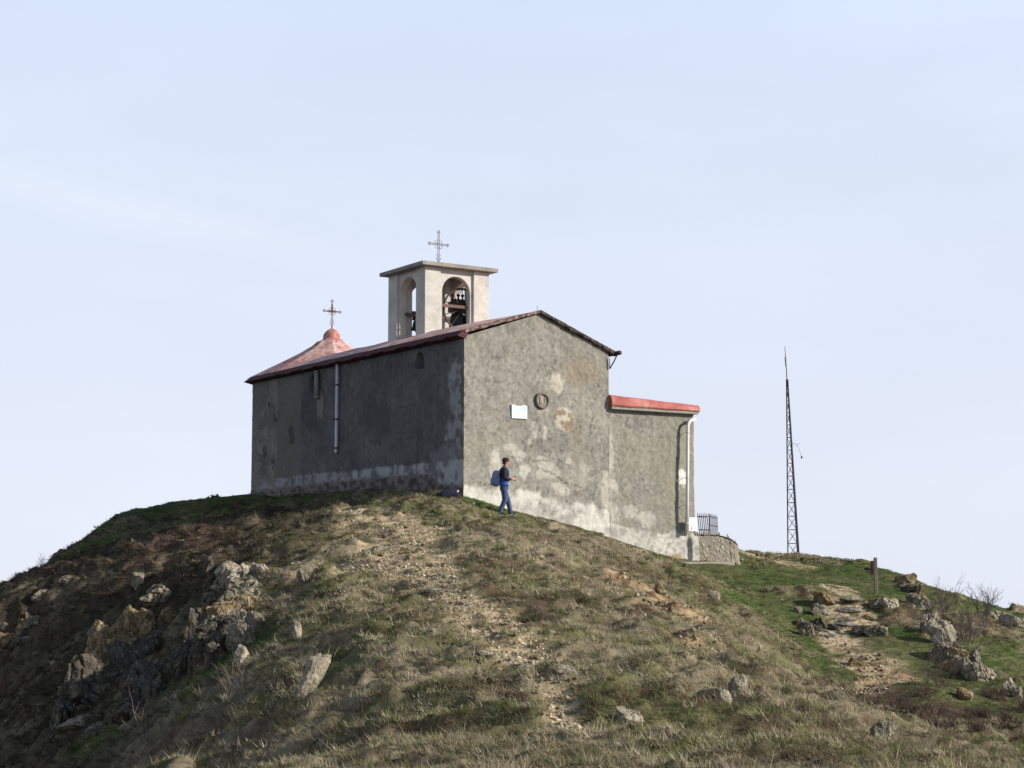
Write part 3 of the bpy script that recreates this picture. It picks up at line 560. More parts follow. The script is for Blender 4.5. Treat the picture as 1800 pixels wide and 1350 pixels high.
# plaque and notice board ----------------------------------------------------
p = empty('wall_plaque', W(2.0, -.03, 4.66), TH, label='white marble plaque fixed on the sunlit gable wall left of the medallion', cat='plaque')
o = MB(); o.box((-.29, -.03, 0), (.29, .02, .40), .006); o.box((-.29, -.029, .40), (-.16, .019, .43)); o.box((.10, -.029, .40), (.25, .019, .425)); o.build('panel', M['plaque'], p)
M['pb'] = mat('faint_blue_wash', (.40, .52, .64), .4, var=.2, scale=7); M['pg'] = mat('faint_grey_lettering', (.47, .48, .48), .5)
o = MB(); o.poly([(-.02, -.0335, .30), (.26, -.0335, .24), (.27, -.0335, .385), (.10, -.0335, .375)]); o.build('blue_wash', M['pb'], p)
o = MB(); 
for q, (a, b, z) in enumerate(((-.16, .04, .25), (-.19, -.04, .19), (-.1, .16, .13), (-.16, .1, .08))): o.poly([(a, -.0335, z), (b, -.0335, z), (b, -.0335, z+.014), (a, -.0335, z+.014)])
o.build('lettering', M['pg'], p)
p = empty('notice_board', W(on_t(1217.5, 930, -.26)[0], -.26, 1.24), TH, label='small white notice board with a red mark beside the white downpipe foot', cat='notice')
o = MB(); o.box((-.17, -.02, 0), (.17, .02, .45), .004); o.build('panel', M['plaque'], p)
M['nr'] = mat('red_ink', (.5, .08, .06), .6); o = MB(); o.poly([(-.10, -.0235, .05), (-.05, -.0235, .05), (-.055, -.0235, .11), (-.07, -.0235, .17), (-.09, -.0235, .17), (-.085, -.0235, .1)]); o.build('red_mark', M['nr'], p)
o = MB(); o.poly([(-.17, -.0235, .215), (.17, -.0235, .215), (.17, -.0235, .228), (-.17, -.0235, .228)]); o.build('panel_joint', M['pg'], p)

# ---------------------------------------------------------------- stone terrace wall, kerb, railing
random.seed(8)
tw = empty('stone_terrace_wall', W(10, 0, .2), TH, label='rubble stone terrace wall curving away to the right of the annex', cat='wall')
def twp(k):                                         # plan of the face: along the annex front, round the corner
    if k < .62: return 8.98+1.55*k/.62, -.18, 0, -1
    a = (k-.62)/.38*math.pi/2; return 10.53+.6*math.sin(a), .42-.6*math.cos(a)+(max(0, k-.9)*18), math.sin(a), -math.cos(a)
nk, nz_ = 150, 60; V = []; Cc = []
cells = [(random.random()*3.9, random.random()*1.6-.3, random.uniform(.6, 1.25), random.random()) for _ in range(620)]
ca = np.array(cells)
for j in range(nz_):
    for i in range(nk):
        k = i/(nk-1); s, t, nx_, ny_ = twp(k); top = np.interp(k, (0, .35, .5, .62, .75, 1), (1.16, 1.17, 1.10, 1.0, .86, .6))+.09*math.sin(i*.9)*math.sin(i*.37)+.05*math.sin(i*.23+1)
        z = -.35+(top+.35)*j/(nz_-1); u = k*3.4
        dd = np.sqrt((ca[:, 0]-u)**2+((ca[:, 1]-z)*1.25)**2); q = np.argsort(dd)[:2]; e = min(1, (dd[q[1]]-dd[q[0]])/.055)
        of = .05*e**.6*(.4+.8*ca[q[0], 3])-.03; lean = -.12*(z)/1.2
        V.append((s+nx_*(of+lean)-10, t+ny_*(of+lean), z-.2)); b = ca[q[0], 2]; hue = ca[q[0], 3]
        base = np.array((.27, .245, .20))*b if hue < .65 else np.array((.33, .27, .17))*b if hue < .85 else np.array((.36, .35, .32))*b
        Cc.append(base*e+np.array((.19, .17, .14))*(1-e))
i_ = np.arange(nk*nz_).reshape(nz_, nk); Fq = np.stack([i_[:-1, :-1], i_[:-1, 1:], i_[1:, 1:], i_[1:, :-1]], -1).reshape(-1, 4)
link('stone_face', npmesh('stone_face', V, Fq, np.array(Cc)), M['plaster'], tw)
o = MB(); ring_top = []
for i in range(nk): s, t, a, b = twp(i/(nk-1)); top = np.interp(i/(nk-1), (0, .35, .5, .62, .75, 1), (1.16, 1.17, 1.10, 1.0, .86, .6)); ring_top.append((s-10-a*.06, t-b*.06, top-.2-.03))
back = [(-.95+1.2*i/(nk-1), 5, .7) for i in range(nk)]; o.quadstrip(ring_top, back); o.build('terrace_top', M['concrete'], tw)
kb = MB(); kb.box((-1.25, -.16, -.5), (1.15, .16, .11), .02); kb = kb.build('concrete_kerb', M['concrete']); kb.location = W(9.0, -.52, .12); kb.rotation_euler.z = TH
tag(kb, 'low concrete kerb block at the foot of the annex wall and terrace', 'kerb')
rl = empty('iron_railing', W(on_t(1240, 940, .3)[0], .6, 1.14), TH, label='small dark iron railing with pointed bars on top of the stone terrace', cat='railing')
def rail_panel(p, q, nb, r, lo, hi, tilt):
    p, q = Vector(p), Vector(q)
    for z in (lo, hi): MB().tube([p+Vector((tilt*z, 0, z))-(q-p)*.05, q+Vector((tilt*z, 0, z))+(q-p)*.05], r*1.35, 6).build('rail', M['iron'], rl)
    for i in range(nb):
        b = p+(q-p)*i/(nb-1); MB().tube([b, b+Vector((tilt*.66, 0, .66)), b+Vector((tilt*.74, 0, .74))], [r, r, .003], 6).build('bar', M['iron'], rl)
RB = rl.location
def rl_(px, t): q = on_t(px, 936, t); p_ = W(q[0], t, 0)-W(0, 0, 0); return Vector((q[0]-RS0, t-.6, 0))
RS0 = on_t(1240, 940, .3)[0]
rail_panel(rl_(1230, .25), rl_(1246, .25), 6, .015, .16, .60, -.12); rail_panel(rl_(1249, .4), rl_(1262, 1.9), 8, .011, .33, .62, -.05)
MB().tube([rl_(1248, .3), rl_(1246.5, .3)+Vector((0, 0, .70))], .022, 6).build('post', M['iron'], rl)

# ---------------------------------------------------------------- radio mast
mz = float(Hb(np.array([12.81]), np.array([78.]))[0])
mast = empty('lattice_mast', (12.81, 78, mz-.1), label='slender dark steel lattice mast with whip aerial on the crest right of the chapel', cat='mast')
MHT = 8.66-(mz-.1)
def leg_at(k, f): b = ((-.27, 0), (.16, -.38), (.32, .19))[k]; q = 1-.9*f; return Vector((b[0]*q-.16*f, b[1]*q, MHT*f))
for k in range(3): MB().tube([leg_at(k, 0), leg_at(k, 1)], .028 if k != 1 else .036, 6).build('leg', M['mast'], mast)
fs = [0, .018]+[.018+.982*(1-(1-i/15)**1.08) for i in range(1, 15)]
for i, fr in enumerate(fs):
    o = MB()
    for k in range(3): o.tube([leg_at(k, fr), leg_at((k+1) % 3, fr)], .017, 5)
    if 0 < i < len(fs)-1:
        for k in range(3): o.tube([leg_at(k, fr), leg_at((k+1) % 3, fs[i+1])], .009, 4); o.tube([leg_at((k+1) % 3, fr), leg_at(k, fs[i+1])], .009, 4)
    o.build('brace', M['mast'], mast)
MB().tube([(-.16, 0, MHT-.1), (-.20, 0, MHT+.9), (-.24, 0, MHT+1.55)], [.026, .02, .012], 6).tube([(-.205, 0, MHT+.6), (-.23, 0, MHT+1.05)], .028, 6).build('aerial', M['cross'], mast)
MB().tube([(.0, -.1, 5.95), (.12, -.1, 5.97), (.27, -.1, 5.80), (.33, -.1, 5.66), (.42, -.1, 5.36)], .011, 5).tube([(.2, -.1, 5.86), (.33, -.1, 5.98)], .01, 5).lathe([(.02, 5.28), (.045, 5.31), (.04, 5.38), (.015, 5.4)], (.43, -.1, 0), 8).build('loose_cable', M['cross'], mast)

# ---------------------------------------------------------------- waymark post
g = onground(1540, 1043)
wp = empty('waymark_post', g-Vector((0, 0, .05)), label='weathered wooden waymark post with an edge-on board on the green rise', cat='signpost')
MB().box((-.05, -.05, -.1), (.05, .05, 1.18), .01).build('post', M['wood'], wp)
MB().box((-.115, -.16, .62), (-.075, .24, 1.08), .004).build('board', M['rust'], wp)
MB().box((-.36, -.1, .78), (-.20, .05, .86), .01).tube([(-.2, 0, .81), (-.05, 0, .80)], .012, 5).build('small_sign', M['iron'], wp)

# ---------------------------------------------------------------- rocks
def rock_mesh(seed, sx, sy, sz, cuts=11, sub=4, rough=.10, fract=0, vsc=0):
    rnd = random.Random(seed); bm = bmesh.new(); bmesh.ops.create_icosphere(bm, subdivisions=sub, radius=1)
    pl = []
    for _ in range(cuts):
        n_ = Vector((rnd.gauss(0, 1), rnd.gauss(0, 1), rnd.gauss(0, .9))).normalized(); pl.append((n_, rnd.uniform(.50, .86)))
    off = Vector((rnd.random()*50, rnd.random()*50, rnd.random()*50)); vs_ = vsc or rnd.uniform(1.3, 1.9)
    for v_ in bm.verts:
        p_ = v_.co.copy()
        for n_, dd in pl:
            e = p_.dot(n_)-dd
            if e > 0: p_ -= n_*e*.96
        q = mnoise.fractal(p_*2.1+off, 1, 2, 5); f_ = abs(mnoise.noise(p_*3.3+off*2)); cr = -.09*max(0, 1-f_/.09)
        if fract:
            ds, ps = mnoise.voronoi(Vector((p_.x*vs_, p_.y*vs_, p_.z*vs_*.8))+off); e_ = ds[1]-ds[0]
            cr += fract*(mnoise.cell(ps[0]*7.3)*.8-1.1*max(0, 1-e_/.09))
        p_ *= 1+rough*1.5*q+cr
        v_.co = Vector((p_.x*sx, p_.y*sy, p_.z*sz))
    me_ = bpy.data.meshes.new('rock'); bm.to_mesh(me_); bm.free(); return me_
def rock(px, py, wpx, hpx, m, label=None, parent=None, name='rock', tilt=0, seed=None, depth=.8, sink=.06, dY=0, group=None, cuts=11, rough=.10, fract=0):
    """py = middle of the visible stone; it sits on the ground under its foot"""
    b = onground(px, py+hpx*.36); k = b.y/3000; sx = wpx*k*.66; sz = hpx*k*.72
    seed = seed if seed is not None else int(px*7+py*13)
    me_ = rock_mesh(seed, sx, sx*depth, sz, cuts, 5 if fract and wpx > 30 else 4, rough, fract); o = link(name, me_, M[m])
    loc = b+Vector((0, sx*depth*.45+dY, sz*(.72-sink)))
    o.rotation_euler = (random.Random(seed).uniform(-.15, .15), R(tilt), random.Random(seed+1).uniform(0, 6.28) if depth > .7 and not tilt else random.Random(seed+1).uniform(-.4, .4))
    if parent: o.parent = parent; o.location = loc-parent.location
    else:
        o.location = loc; tag(o, label, 'rock', group)
    return o
def outcrop(label, base, items, bodies=()):
    e = empty('rock_outcrop', onground(*base), label=label, cat='rock outcrop')
    for px, py, wpx, hpx, m, dep, up, sd in bodies:                 # the bedrock the blocks belong to
        b = onground(px, py+hpx*.3); k = b.y/3000; sx, sz = wpx*k*.56, hpx*k*.56
        o = link('bedrock', rock_mesh(sd, sx, sx*dep, sz, 16, 6, .05, .17, 2.6), M[m], e); o.location = b+Vector((0, sx*dep*.5, sz*up))-e.location; o.rotation_euler = (0, R(-12), .3)
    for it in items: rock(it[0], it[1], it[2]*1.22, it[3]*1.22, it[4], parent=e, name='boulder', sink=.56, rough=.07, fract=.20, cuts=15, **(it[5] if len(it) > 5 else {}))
    return e
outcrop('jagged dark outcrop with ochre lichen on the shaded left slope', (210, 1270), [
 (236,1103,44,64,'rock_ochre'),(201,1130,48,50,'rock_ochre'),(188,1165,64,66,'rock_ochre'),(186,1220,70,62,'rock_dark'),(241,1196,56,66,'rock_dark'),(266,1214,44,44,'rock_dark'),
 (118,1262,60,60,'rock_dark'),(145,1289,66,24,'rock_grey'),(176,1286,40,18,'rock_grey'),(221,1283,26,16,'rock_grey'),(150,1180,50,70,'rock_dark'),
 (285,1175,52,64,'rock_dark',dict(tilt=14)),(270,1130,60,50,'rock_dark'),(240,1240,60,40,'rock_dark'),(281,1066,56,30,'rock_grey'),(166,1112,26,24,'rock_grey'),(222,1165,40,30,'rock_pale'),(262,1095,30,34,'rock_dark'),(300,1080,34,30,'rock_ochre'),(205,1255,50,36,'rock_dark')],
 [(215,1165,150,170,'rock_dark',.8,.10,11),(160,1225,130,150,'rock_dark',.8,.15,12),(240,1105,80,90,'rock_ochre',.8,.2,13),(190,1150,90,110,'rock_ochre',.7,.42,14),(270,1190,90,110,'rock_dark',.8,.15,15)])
outcrop('pale grey crag with brown blocks standing above the shaded hollow', (410, 1160), [
 (404,1012,58,40,'rock_pale'),(440,1008,48,42,'rock_pale'),(424,1030,46,34,'rock_pale'),(376,1040,38,34,'rock_dark'),(397,1090,52,62,'rock_ochre'),(434,1070,54,36,'rock_ochre'),(396,1134,44,50,'rock_dark'),(424,1123,40,44,'rock_grey'),
 (358,1088,30,32,'rock_ochre'),(366,1062,34,28,'rock_grey'),(336,1120,30,90,'rock_dark',dict(tilt=14)),(352,1132,36,70,'rock_dark'),(372,1122,34,44,'rock_dark'),(446,1100,30,36,'rock_grey'),(310,1160,34,70,'rock_dark',dict(tilt=18)),(416,1098,34,30,'rock_grey'),(378,1160,40,34,'rock_dark'),(456,1022,26,20,'rock_pale'),(366,1010,20,30,'rock_dark')],
 [(408,1045,110,110,'rock_grey',.8,.10,21),(395,1105,110,120,'rock_dark',.7,.14,22),(350,1110,80,150,'rock_dark',.8,.10,23),(420,1015,100,60,'rock_pale',.8,.12,24)])
outcrop('rusty grey rock ridge running down beside the bare bush on the right', (1680, 1170), [
 (1634,1082,30,36,'rock_pale'),(1640,1102,34,40,'rock_grey'),(1655,1118,36,44,'rock_pale'),(1668,1140,40,44,'rock_grey'),(1686,1150,36,40,'rock_ochre'),(1700,1166,34,36,'rock_grey'),(1722,1172,30,44,'rock_pale'),(1736,1184,24,26,'rock_pale'),(1652,1146,26,26,'rock_grey'),(1672,1166,30,24,'rock_ochre'),(1715,1152,24,20,'rock_grey')],
 [(1648,1100,44,70,'rock_grey',1.2,.1,31),(1680,1150,60,60,'rock_grey',1.2,.1,32),(1722,1180,50,60,'rock_pale',1.2,.1,33)])
outcrop('broken brown rock step at the edge of the green rise behind the post', (1600, 1040), [
 (1594,1018,26,22,'rock_ochre'),(1598,1036,30,18,'rock_dark'),(1612,1050,26,26,'rock_grey'),(1626,1062,28,24,'rock_grey'),(1585,1030,16,14,'rock_dark'),(1606,1070,20,16,'rock_grey'),(1622,1074,26,18,'rock_pale')])
outcrop('grey and ochre rocks bordering the worn stone steps in the gully', (1540, 1085), [
 (1548,1064,40,22,'rock_grey'),(1566,1070,26,20,'rock_pale'),(1530,1080,28,16,'rock_ochre'),(1545,1113,38,18,'rock_grey'),(1520,1106,24,18,'rock_dark'),(1505,1108,20,16,'rock_dark'),(1455,1112,34,14,'rock_pale'),(1445,1072,34,20,'rock_grey'),(1420,1106,26,24,'rock_grey'),(1468,1100,22,14,'rock_dark'),(1410,1090,20,14,'rock_grey'),(1440,1095,30,20,'rock_dark'),(1405,1072,16,12,'rock_grey')])
outcrop('grey stones breaking the skyline at the far right edge', (1760, 1085), [
 (1762,1075,24,22,'rock_grey'),(1740,1072,14,16,'rock_grey'),(1780,1100,40,22,'rock_pale'),(1796,1106,30,22,'rock_pale'),(1750,1082,20,14,'rock_pale'),(1776,1214,20,24,'rock_pale'),(1790,1222,20,20,'rock_grey')])
outcrop('row of small ochre stones on the dark slope at the far left edge', (50, 1095), [
 (50,1080,20,28,'rock_ochre'),(38,1094,18,24,'rock_ochre'),(60,1092,30,16,'rock_grey'),(5,1090,16,18,'rock_grey'),(20,1140,40,22,'rock_dark'),(8,1152,40,26,'rock_ochre'),(48,1108,40,16,'rock_grey'),(110,1030,34,18,'rock_grey'),(70,1052,24,16,'rock_grey')])
ROCKS = [(545,1210,36,90,'rock_pale','tall leaning pale slab of rock on the lower left slope',dict(tilt=28,depth=.55,cuts=14)),
 (536,1024,44,34,'rock_grey','brown-grey boulder at the left end of the worn gravel patch'),
 (242,1034,26,26,'rock_grey','small dark rock above the jagged outcrop on the left slope'),
 (424,1196,28,26,'rock_pale','round pale rock below the green strip left of the leaning slab'),
 (426,1222,20,12,'rock_grey','flat grey stone just under the round pale rock'),
 (1110,1268,62,28,'rock_pale','flat white rock in the foreground grass right of the path',dict(tilt=14,depth=.6)),
 (1278,1242,24,40,'rock_pale','upright pale blade of the split rock in the right foreground',dict(tilt=-12,depth=.6)),
 (1300,1244,30,34,'rock_grey','grey split rock with a brown cleft in the right foreground',dict(tilt=-20,depth=.6)),
 (1312,1232,16,36,'rock_pale','thin pale blade standing behind the split rock',dict(tilt=-20,depth=.5)),
 (1336,1256,24,18,'rock_ochre','small brown stone at the right end of the split rock row',dict(tilt=-20)),
 (1272,1266,14,10,'rock_pale','small pinkish stone in front of the split rock'),
 (1554,1302,42,46,'rock_grey','large angular grey boulder on the lower right ridge',dict(cuts=16,rough=.06)),
 (1573,1318,18,24,'rock_grey','thin grey slab leaning on the angular boulder',dict(tilt=25,depth=.5,cuts=16)),
 (1450,1054,42,26,'rock_ochre','boulder covered in yellow lichen at the top of the gully path'),
 (1502,1168,30,14,'rock_ochre','flat brown stone on the green gully floor'),
 (1420,1192,8,22,'rock_pale','small upright stone on the edge of the ridge'),
 (1473,1234,14,10,'rock_grey','small half dark stone low on the ridge edge'),
 (1185,1098,26,22,'rock_ochre','ochre block in the eroded scar on the right slope'),
 (1160,1062,24,20,'rock_ochre','ochre rock at the top of the eroded scar'),
 (1236,1130,28,18,'rock_ochre','orange block at the bottom of the eroded scar'),
 (1253,1052,26,22,'rock_pale','white speckled rock on the slope below the kerb'),
 (1012,1032,18,24,'rock_ochre','smooth buff rock on the slope right of the path'),
 (967,1030,12,14,'rock_pale','little pale stone left of the smooth buff rock'),
 (918,1167,40,14,'rock_grey','flat grey stone in the middle of the path'),
 (855,1152,34,12,'rock_pale','low pale stone on the left side of the path',dict(tilt=8)),
 (920,1218,44,14,'rock_pale','white flat stone across the lower path'),
 (990,1224,34,14,'rock_pale','cluster-like pale stone right of the white flat stone'),
 (998,1186,24,9,'rock_pale','narrow pale stone sunk in grass right of the path'),
 (888,1240,26,10,'rock_ochre','small brown stone left under the white flat stone'),
 (520,1138,20,26,'rock_pale','pointed pale rock on the slope right of the crag'),
 (518,1118,26,18,'rock_grey','grey rock just above the pointed pale rock'),
 (572,1118,24,14,'rock_grey','bluish rock half buried in the tussocks'),
 (494,1100,18,12,'rock_pale','small rounded pale stone near the brown blocks of the crag'),
 (590,1075,24,12,'rock_grey','low grey stone in the green turf under the gravel patch'),
 (685,1040,22,12,'rock_pale','pale stone on the left bank of the gravel patch'),
 (760,1042,30,16,'rock_grey','dark-topped stone on the gravel patch centre'),
 (1175,1172,22,14,'rock_pale','pale stone in the dry grass above the flat white rock'),
 (1205,1180,14,9,'rock_grey','tiny grey stone in the dry grass right of the pale stone'),
 (1125,1193,16,9,'rock_pale','tiny white stone left in the dry grass'),
 (1145,1330,26,12,'rock_dark','dark low stone at the bottom edge of the picture'),
 (292,1264,18,12,'rock_pale','small bright stone under the jagged outcrop'),
 (98,1180,22,14,'rock_grey','pale-topped stone left of the jagged outcrop'),
 (350,1326,16,10,'rock_pale','small pale stone in the tussocks at the lower left'),
 (780,996,16,12,'rock_ochre','sandy stone in the worn turf below the plateau'),
 (712,972,26,18,'rock_ochre','sandy rock block in the centre of the worn turf'),
 (736,968,24,14,'rock_ochre','long sandy rock right of the sandy block'),
 (640,922,20,10,'rock_pale','pale stone at the top left of the worn turf'),
 (752,914,12,7,'rock_ochre','bright orange pebble below the plateau edge'),
 (1620,1040,16,22,'rock_ochre','brown block under the skyline right of the post'),
 (1698,1224,36,18,'rock_ochre','long ochre rock in the heather at lower right'),
 (1647,1298,12,8,'rock_pale','small white stone at the ridge foot on the right')]
for r_ in ROCKS: rock(*r_[:6], **{**dict(cuts=18, rough=.05, fract=.11, sink=.16), **(r_[6] if len(r_) > 6 else {})})
# rubble below the terrace and stones on the worn turf: look-alikes
random.seed(17); protos = [rock_mesh(900+i, 1, .8, .6, 9, 2) for i in range(8)]
def scatter(nm, label, group, spec, mats):
    for i, (px, py, sz) in enumerate(spec):
        me_ = protos[i % 8] if i < 8 else protos[random.randrange(8)]; m = random.choice(mats); key = (me_.name, m)
        if key not in PM: c_ = me_.copy(); c_.materials.clear(); c_.materials.append(M[m]); PM[key] = c_
        o = bpy.data.objects.new(nm, PM[key]); C.objects.link(o); g = onground(px, py); k = sz*g.y/3000/2
        o.location = g+Vector((0, 0, k*.42+.015)); o.scale = (k*1.25, k*1.25, k*1.25); o.rotation_euler = (random.uniform(-.3, .3), random.uniform(-.3, .3), random.uniform(0, 6.3)); tag(o, label, 'stone', group)
PM = {}
def along(poly, nn, spread, smin, smax):
    res = []
    for _ in range(nn):
        i = random.randrange(len(poly)-1); f_ = random.random(); a, b = poly[i], poly[i+1]
        res.append((round(a[0]+(b[0]-a[0])*f_+random.gauss(0, spread), 1), round(a[1]+(b[1]-a[1])*f_+random.gauss(0, spread*.35), 1), smin+(smax-smin)*random.random()**2.5))
    return res
scatter('path_stone', 'small loose stone lying on the worn dirt path up the hill', 'loose stones on the dirt path', along([(1000,1250),(930,1160),(850,1090),(760,1040),(720,985),(690,925)], 230, 34, 4, 13), ['rock_pale','rock_ochre','rock_pale','rock_grey'])
scatter('rubble_stone', 'small rubble stone on the bare lane beside the terrace wall', 'rubble by the terrace wall', along([(1310,985),(1330,992),(1355,994)], 26, 12, 3, 9)+along([(1330,975),(1365,982)], 6, 5, 5, 9), ['rock_pale','rock_grey','rock_ochre'])
scatter('gully_stone', 'small loose stone on the gravelly gully path', 'loose stones in the gully', along([(1490,1065),(1480,1120),(1530,1165),(1545,1185),(1530,1220)], 60, 16, 3, 9), ['rock_pale','rock_grey','rock_ochre'])
scatter('scar_stone', 'small ochre stone in the eroded scar on the right slope', 'stones in the eroded scar', along([(1130,1050),(1170,1085),(1230,1140),(1300,1180)], 40, 14, 3, 10), ['rock_ochre','rock_ochre','rock_pale'])
scatter('slope_stone', 'small grey stone poking out of the dry slope grass', 'stones in the slope grass', [(random.uniform(20, 1780), random.uniform(1060, 1345), 4+10*random.random()**3) for _ in range(90)], ['rock_pale','rock_grey','rock_grey'])
scatter('footing_stone', 'small pale stone at the foot of the sunlit gable wall', 'stones along the gable footing', along([(822,884),(885,900),(1000,932),(1080,956),(1195,990)], 46, 4, 3, 9), ['rock_pale','rock_grey','rock_ochre'])
scatter('footing_stone', 'small dark stone at the foot of the shaded side wall', 'stones along the side wall footing', along([(500,868),(600,866),(700,868),(800,876)], 30, 4, 4, 11), ['rock_grey','rock_dark'])
# stone steps in the gully
for i, (py, wpx) in enumerate(((1062, 58), (1076, 54), (1088, 50), (1098, 56))):
    b = onground(1497-3*i, py); me_ = rock_mesh(300+i, wpx*b.y/6000, .35, .12, 14, 3, .05); o = link('stone_step', me_, M['rock_grey']); o.location = b+Vector((0, .1, .02))
    tag(o, ('topmost worn stone step of the gully path', 'second worn stone step from the top of the gully path', 'third worn stone step from the top of the gully path', 'lowest worn stone step of the gully path')[i], 'step', 'stone steps in the gully')

# ---------------------------------------------------------------- bare shrubs
def shrub(px, py, h, wd, n_, m, label, seed, r0=.016, sub=3, name='bare_shrub', group=None, dens=3):
    rnd = random.Random(seed); base = onground(px, py, -.05); o = MB()
    def grow(p_, d_, ln, r, lev):
        pts_ = [p_]; dd = d_.copy()
        for _ in range(3): dd = (dd+Vector((rnd.gauss(0, .16), rnd.gauss(0, .16), .05))).normalized(); pts_.append(pts_[-1]+dd*ln/3)
        o.tube(pts_, [r, r*.85, r*.7, r*.5], 3, False)
        if lev < sub:
            for _ in range(dens): k = rnd.randint(1, 3); grow(pts_[k], (dd+Vector((rnd.gauss(0, .55), rnd.gauss(0, .55), rnd.uniform(-.1, .35)))).normalized(), ln*rnd.uniform(.45, .75), r*.55, lev+1)
    for _ in range(n_):
        a = rnd.uniform(0, 6.28); sp = rnd.uniform(.1, 1)*wd; d_ = Vector((math.cos(a)*sp, math.sin(a)*sp, h)).normalized()
        grow(Vector((rnd.gauss(0, .12)*wd, rnd.gauss(0, .12)*wd, 0)), d_, h*.55*rnd.uniform(.7, 1.1), r0, 0)
    s_ = o.build(name, M[m]); s_.location = base; return tag(s_, label, 'shrub', group)
shrub(1692,1128, 1.25, 2.2, 20, 'twig', 'tallest bare grey bush behind the rock ridge on the right', 1, .017)
shrub(1650,1080, 1.1, 1.3, 12, 'twig', 'thin bare bush on the skyline behind the rock step', 2, .016)
shrub(1730,1092, 1.2, 1.3, 11, 'twig', 'low spreading bare bush on the skyline right of the tallest bush', 3, .015)
shrub(1655,1208, 1.1, 1.3, 16, 'twig', 'pale twiggy bush at the foot of the rock ridge', 4, .010)
shrub(1690,1185, .6, .8, 8, 'redtwig', 'reddish twiggy bush below the rock ridge', 5, .010)
shrub(80,1000, .9, .7, 5, 'twig', 'sparse leafless shrub on the left skyline', 6, .013, 3)
shrub(262,1325, 1.2, .5, 3, 'twig', 'few tall bare stems below the jagged outcrop', 7, .012, 2, dens=2)
shrub(415,1240, .9, .7, 5, 'twig', 'thin leafless shrub beside the round pale rock', 8, .007, 2)
HE = [(1640,1262),(1690,1268),(1740,1262),(1790,1250),(1600,1252),(1660,1290),(1720,1296),(1775,1290),(1580,1236),(1625,1228),(1745,1225),(1798,1300)]
HL = ['under the grassy bank','in the middle of the thicket','right of the thicket middle','at the right picture edge','at the left end of the thicket','in front of the thicket middle','low in front at the right','beside the white stone at the right foot','next to the red gully soil','on top of the grassy bank','below the rock ridge end','in the lower right corner of the thicket']
for i, (a, b) in enumerate(HE): shrub(a, b, .5, 1.1, 22, 'redtwig', 'low red-brown heath bush '+HL[i], 30+i, .011, 2, 'heath_bush', 'red-brown heath bushes in the gully', 4)
HE2 = [(300,965),(335,950),(265,985),(370,975),(230,950)]; HL2 = ['at the centre of the shaded upper slope','highest on the shaded upper slope','lower on the shaded upper slope','nearest the pale crag','nearest the left skyline']
for i, (a, b) in enumerate(HE2): shrub(a, b, .45, .9, 18, 'redtwig', 'dark red heath bush '+HL2[i], 60+i, .008, 2, 'heath_bush', 'dark heath bushes on the left slope', 4)

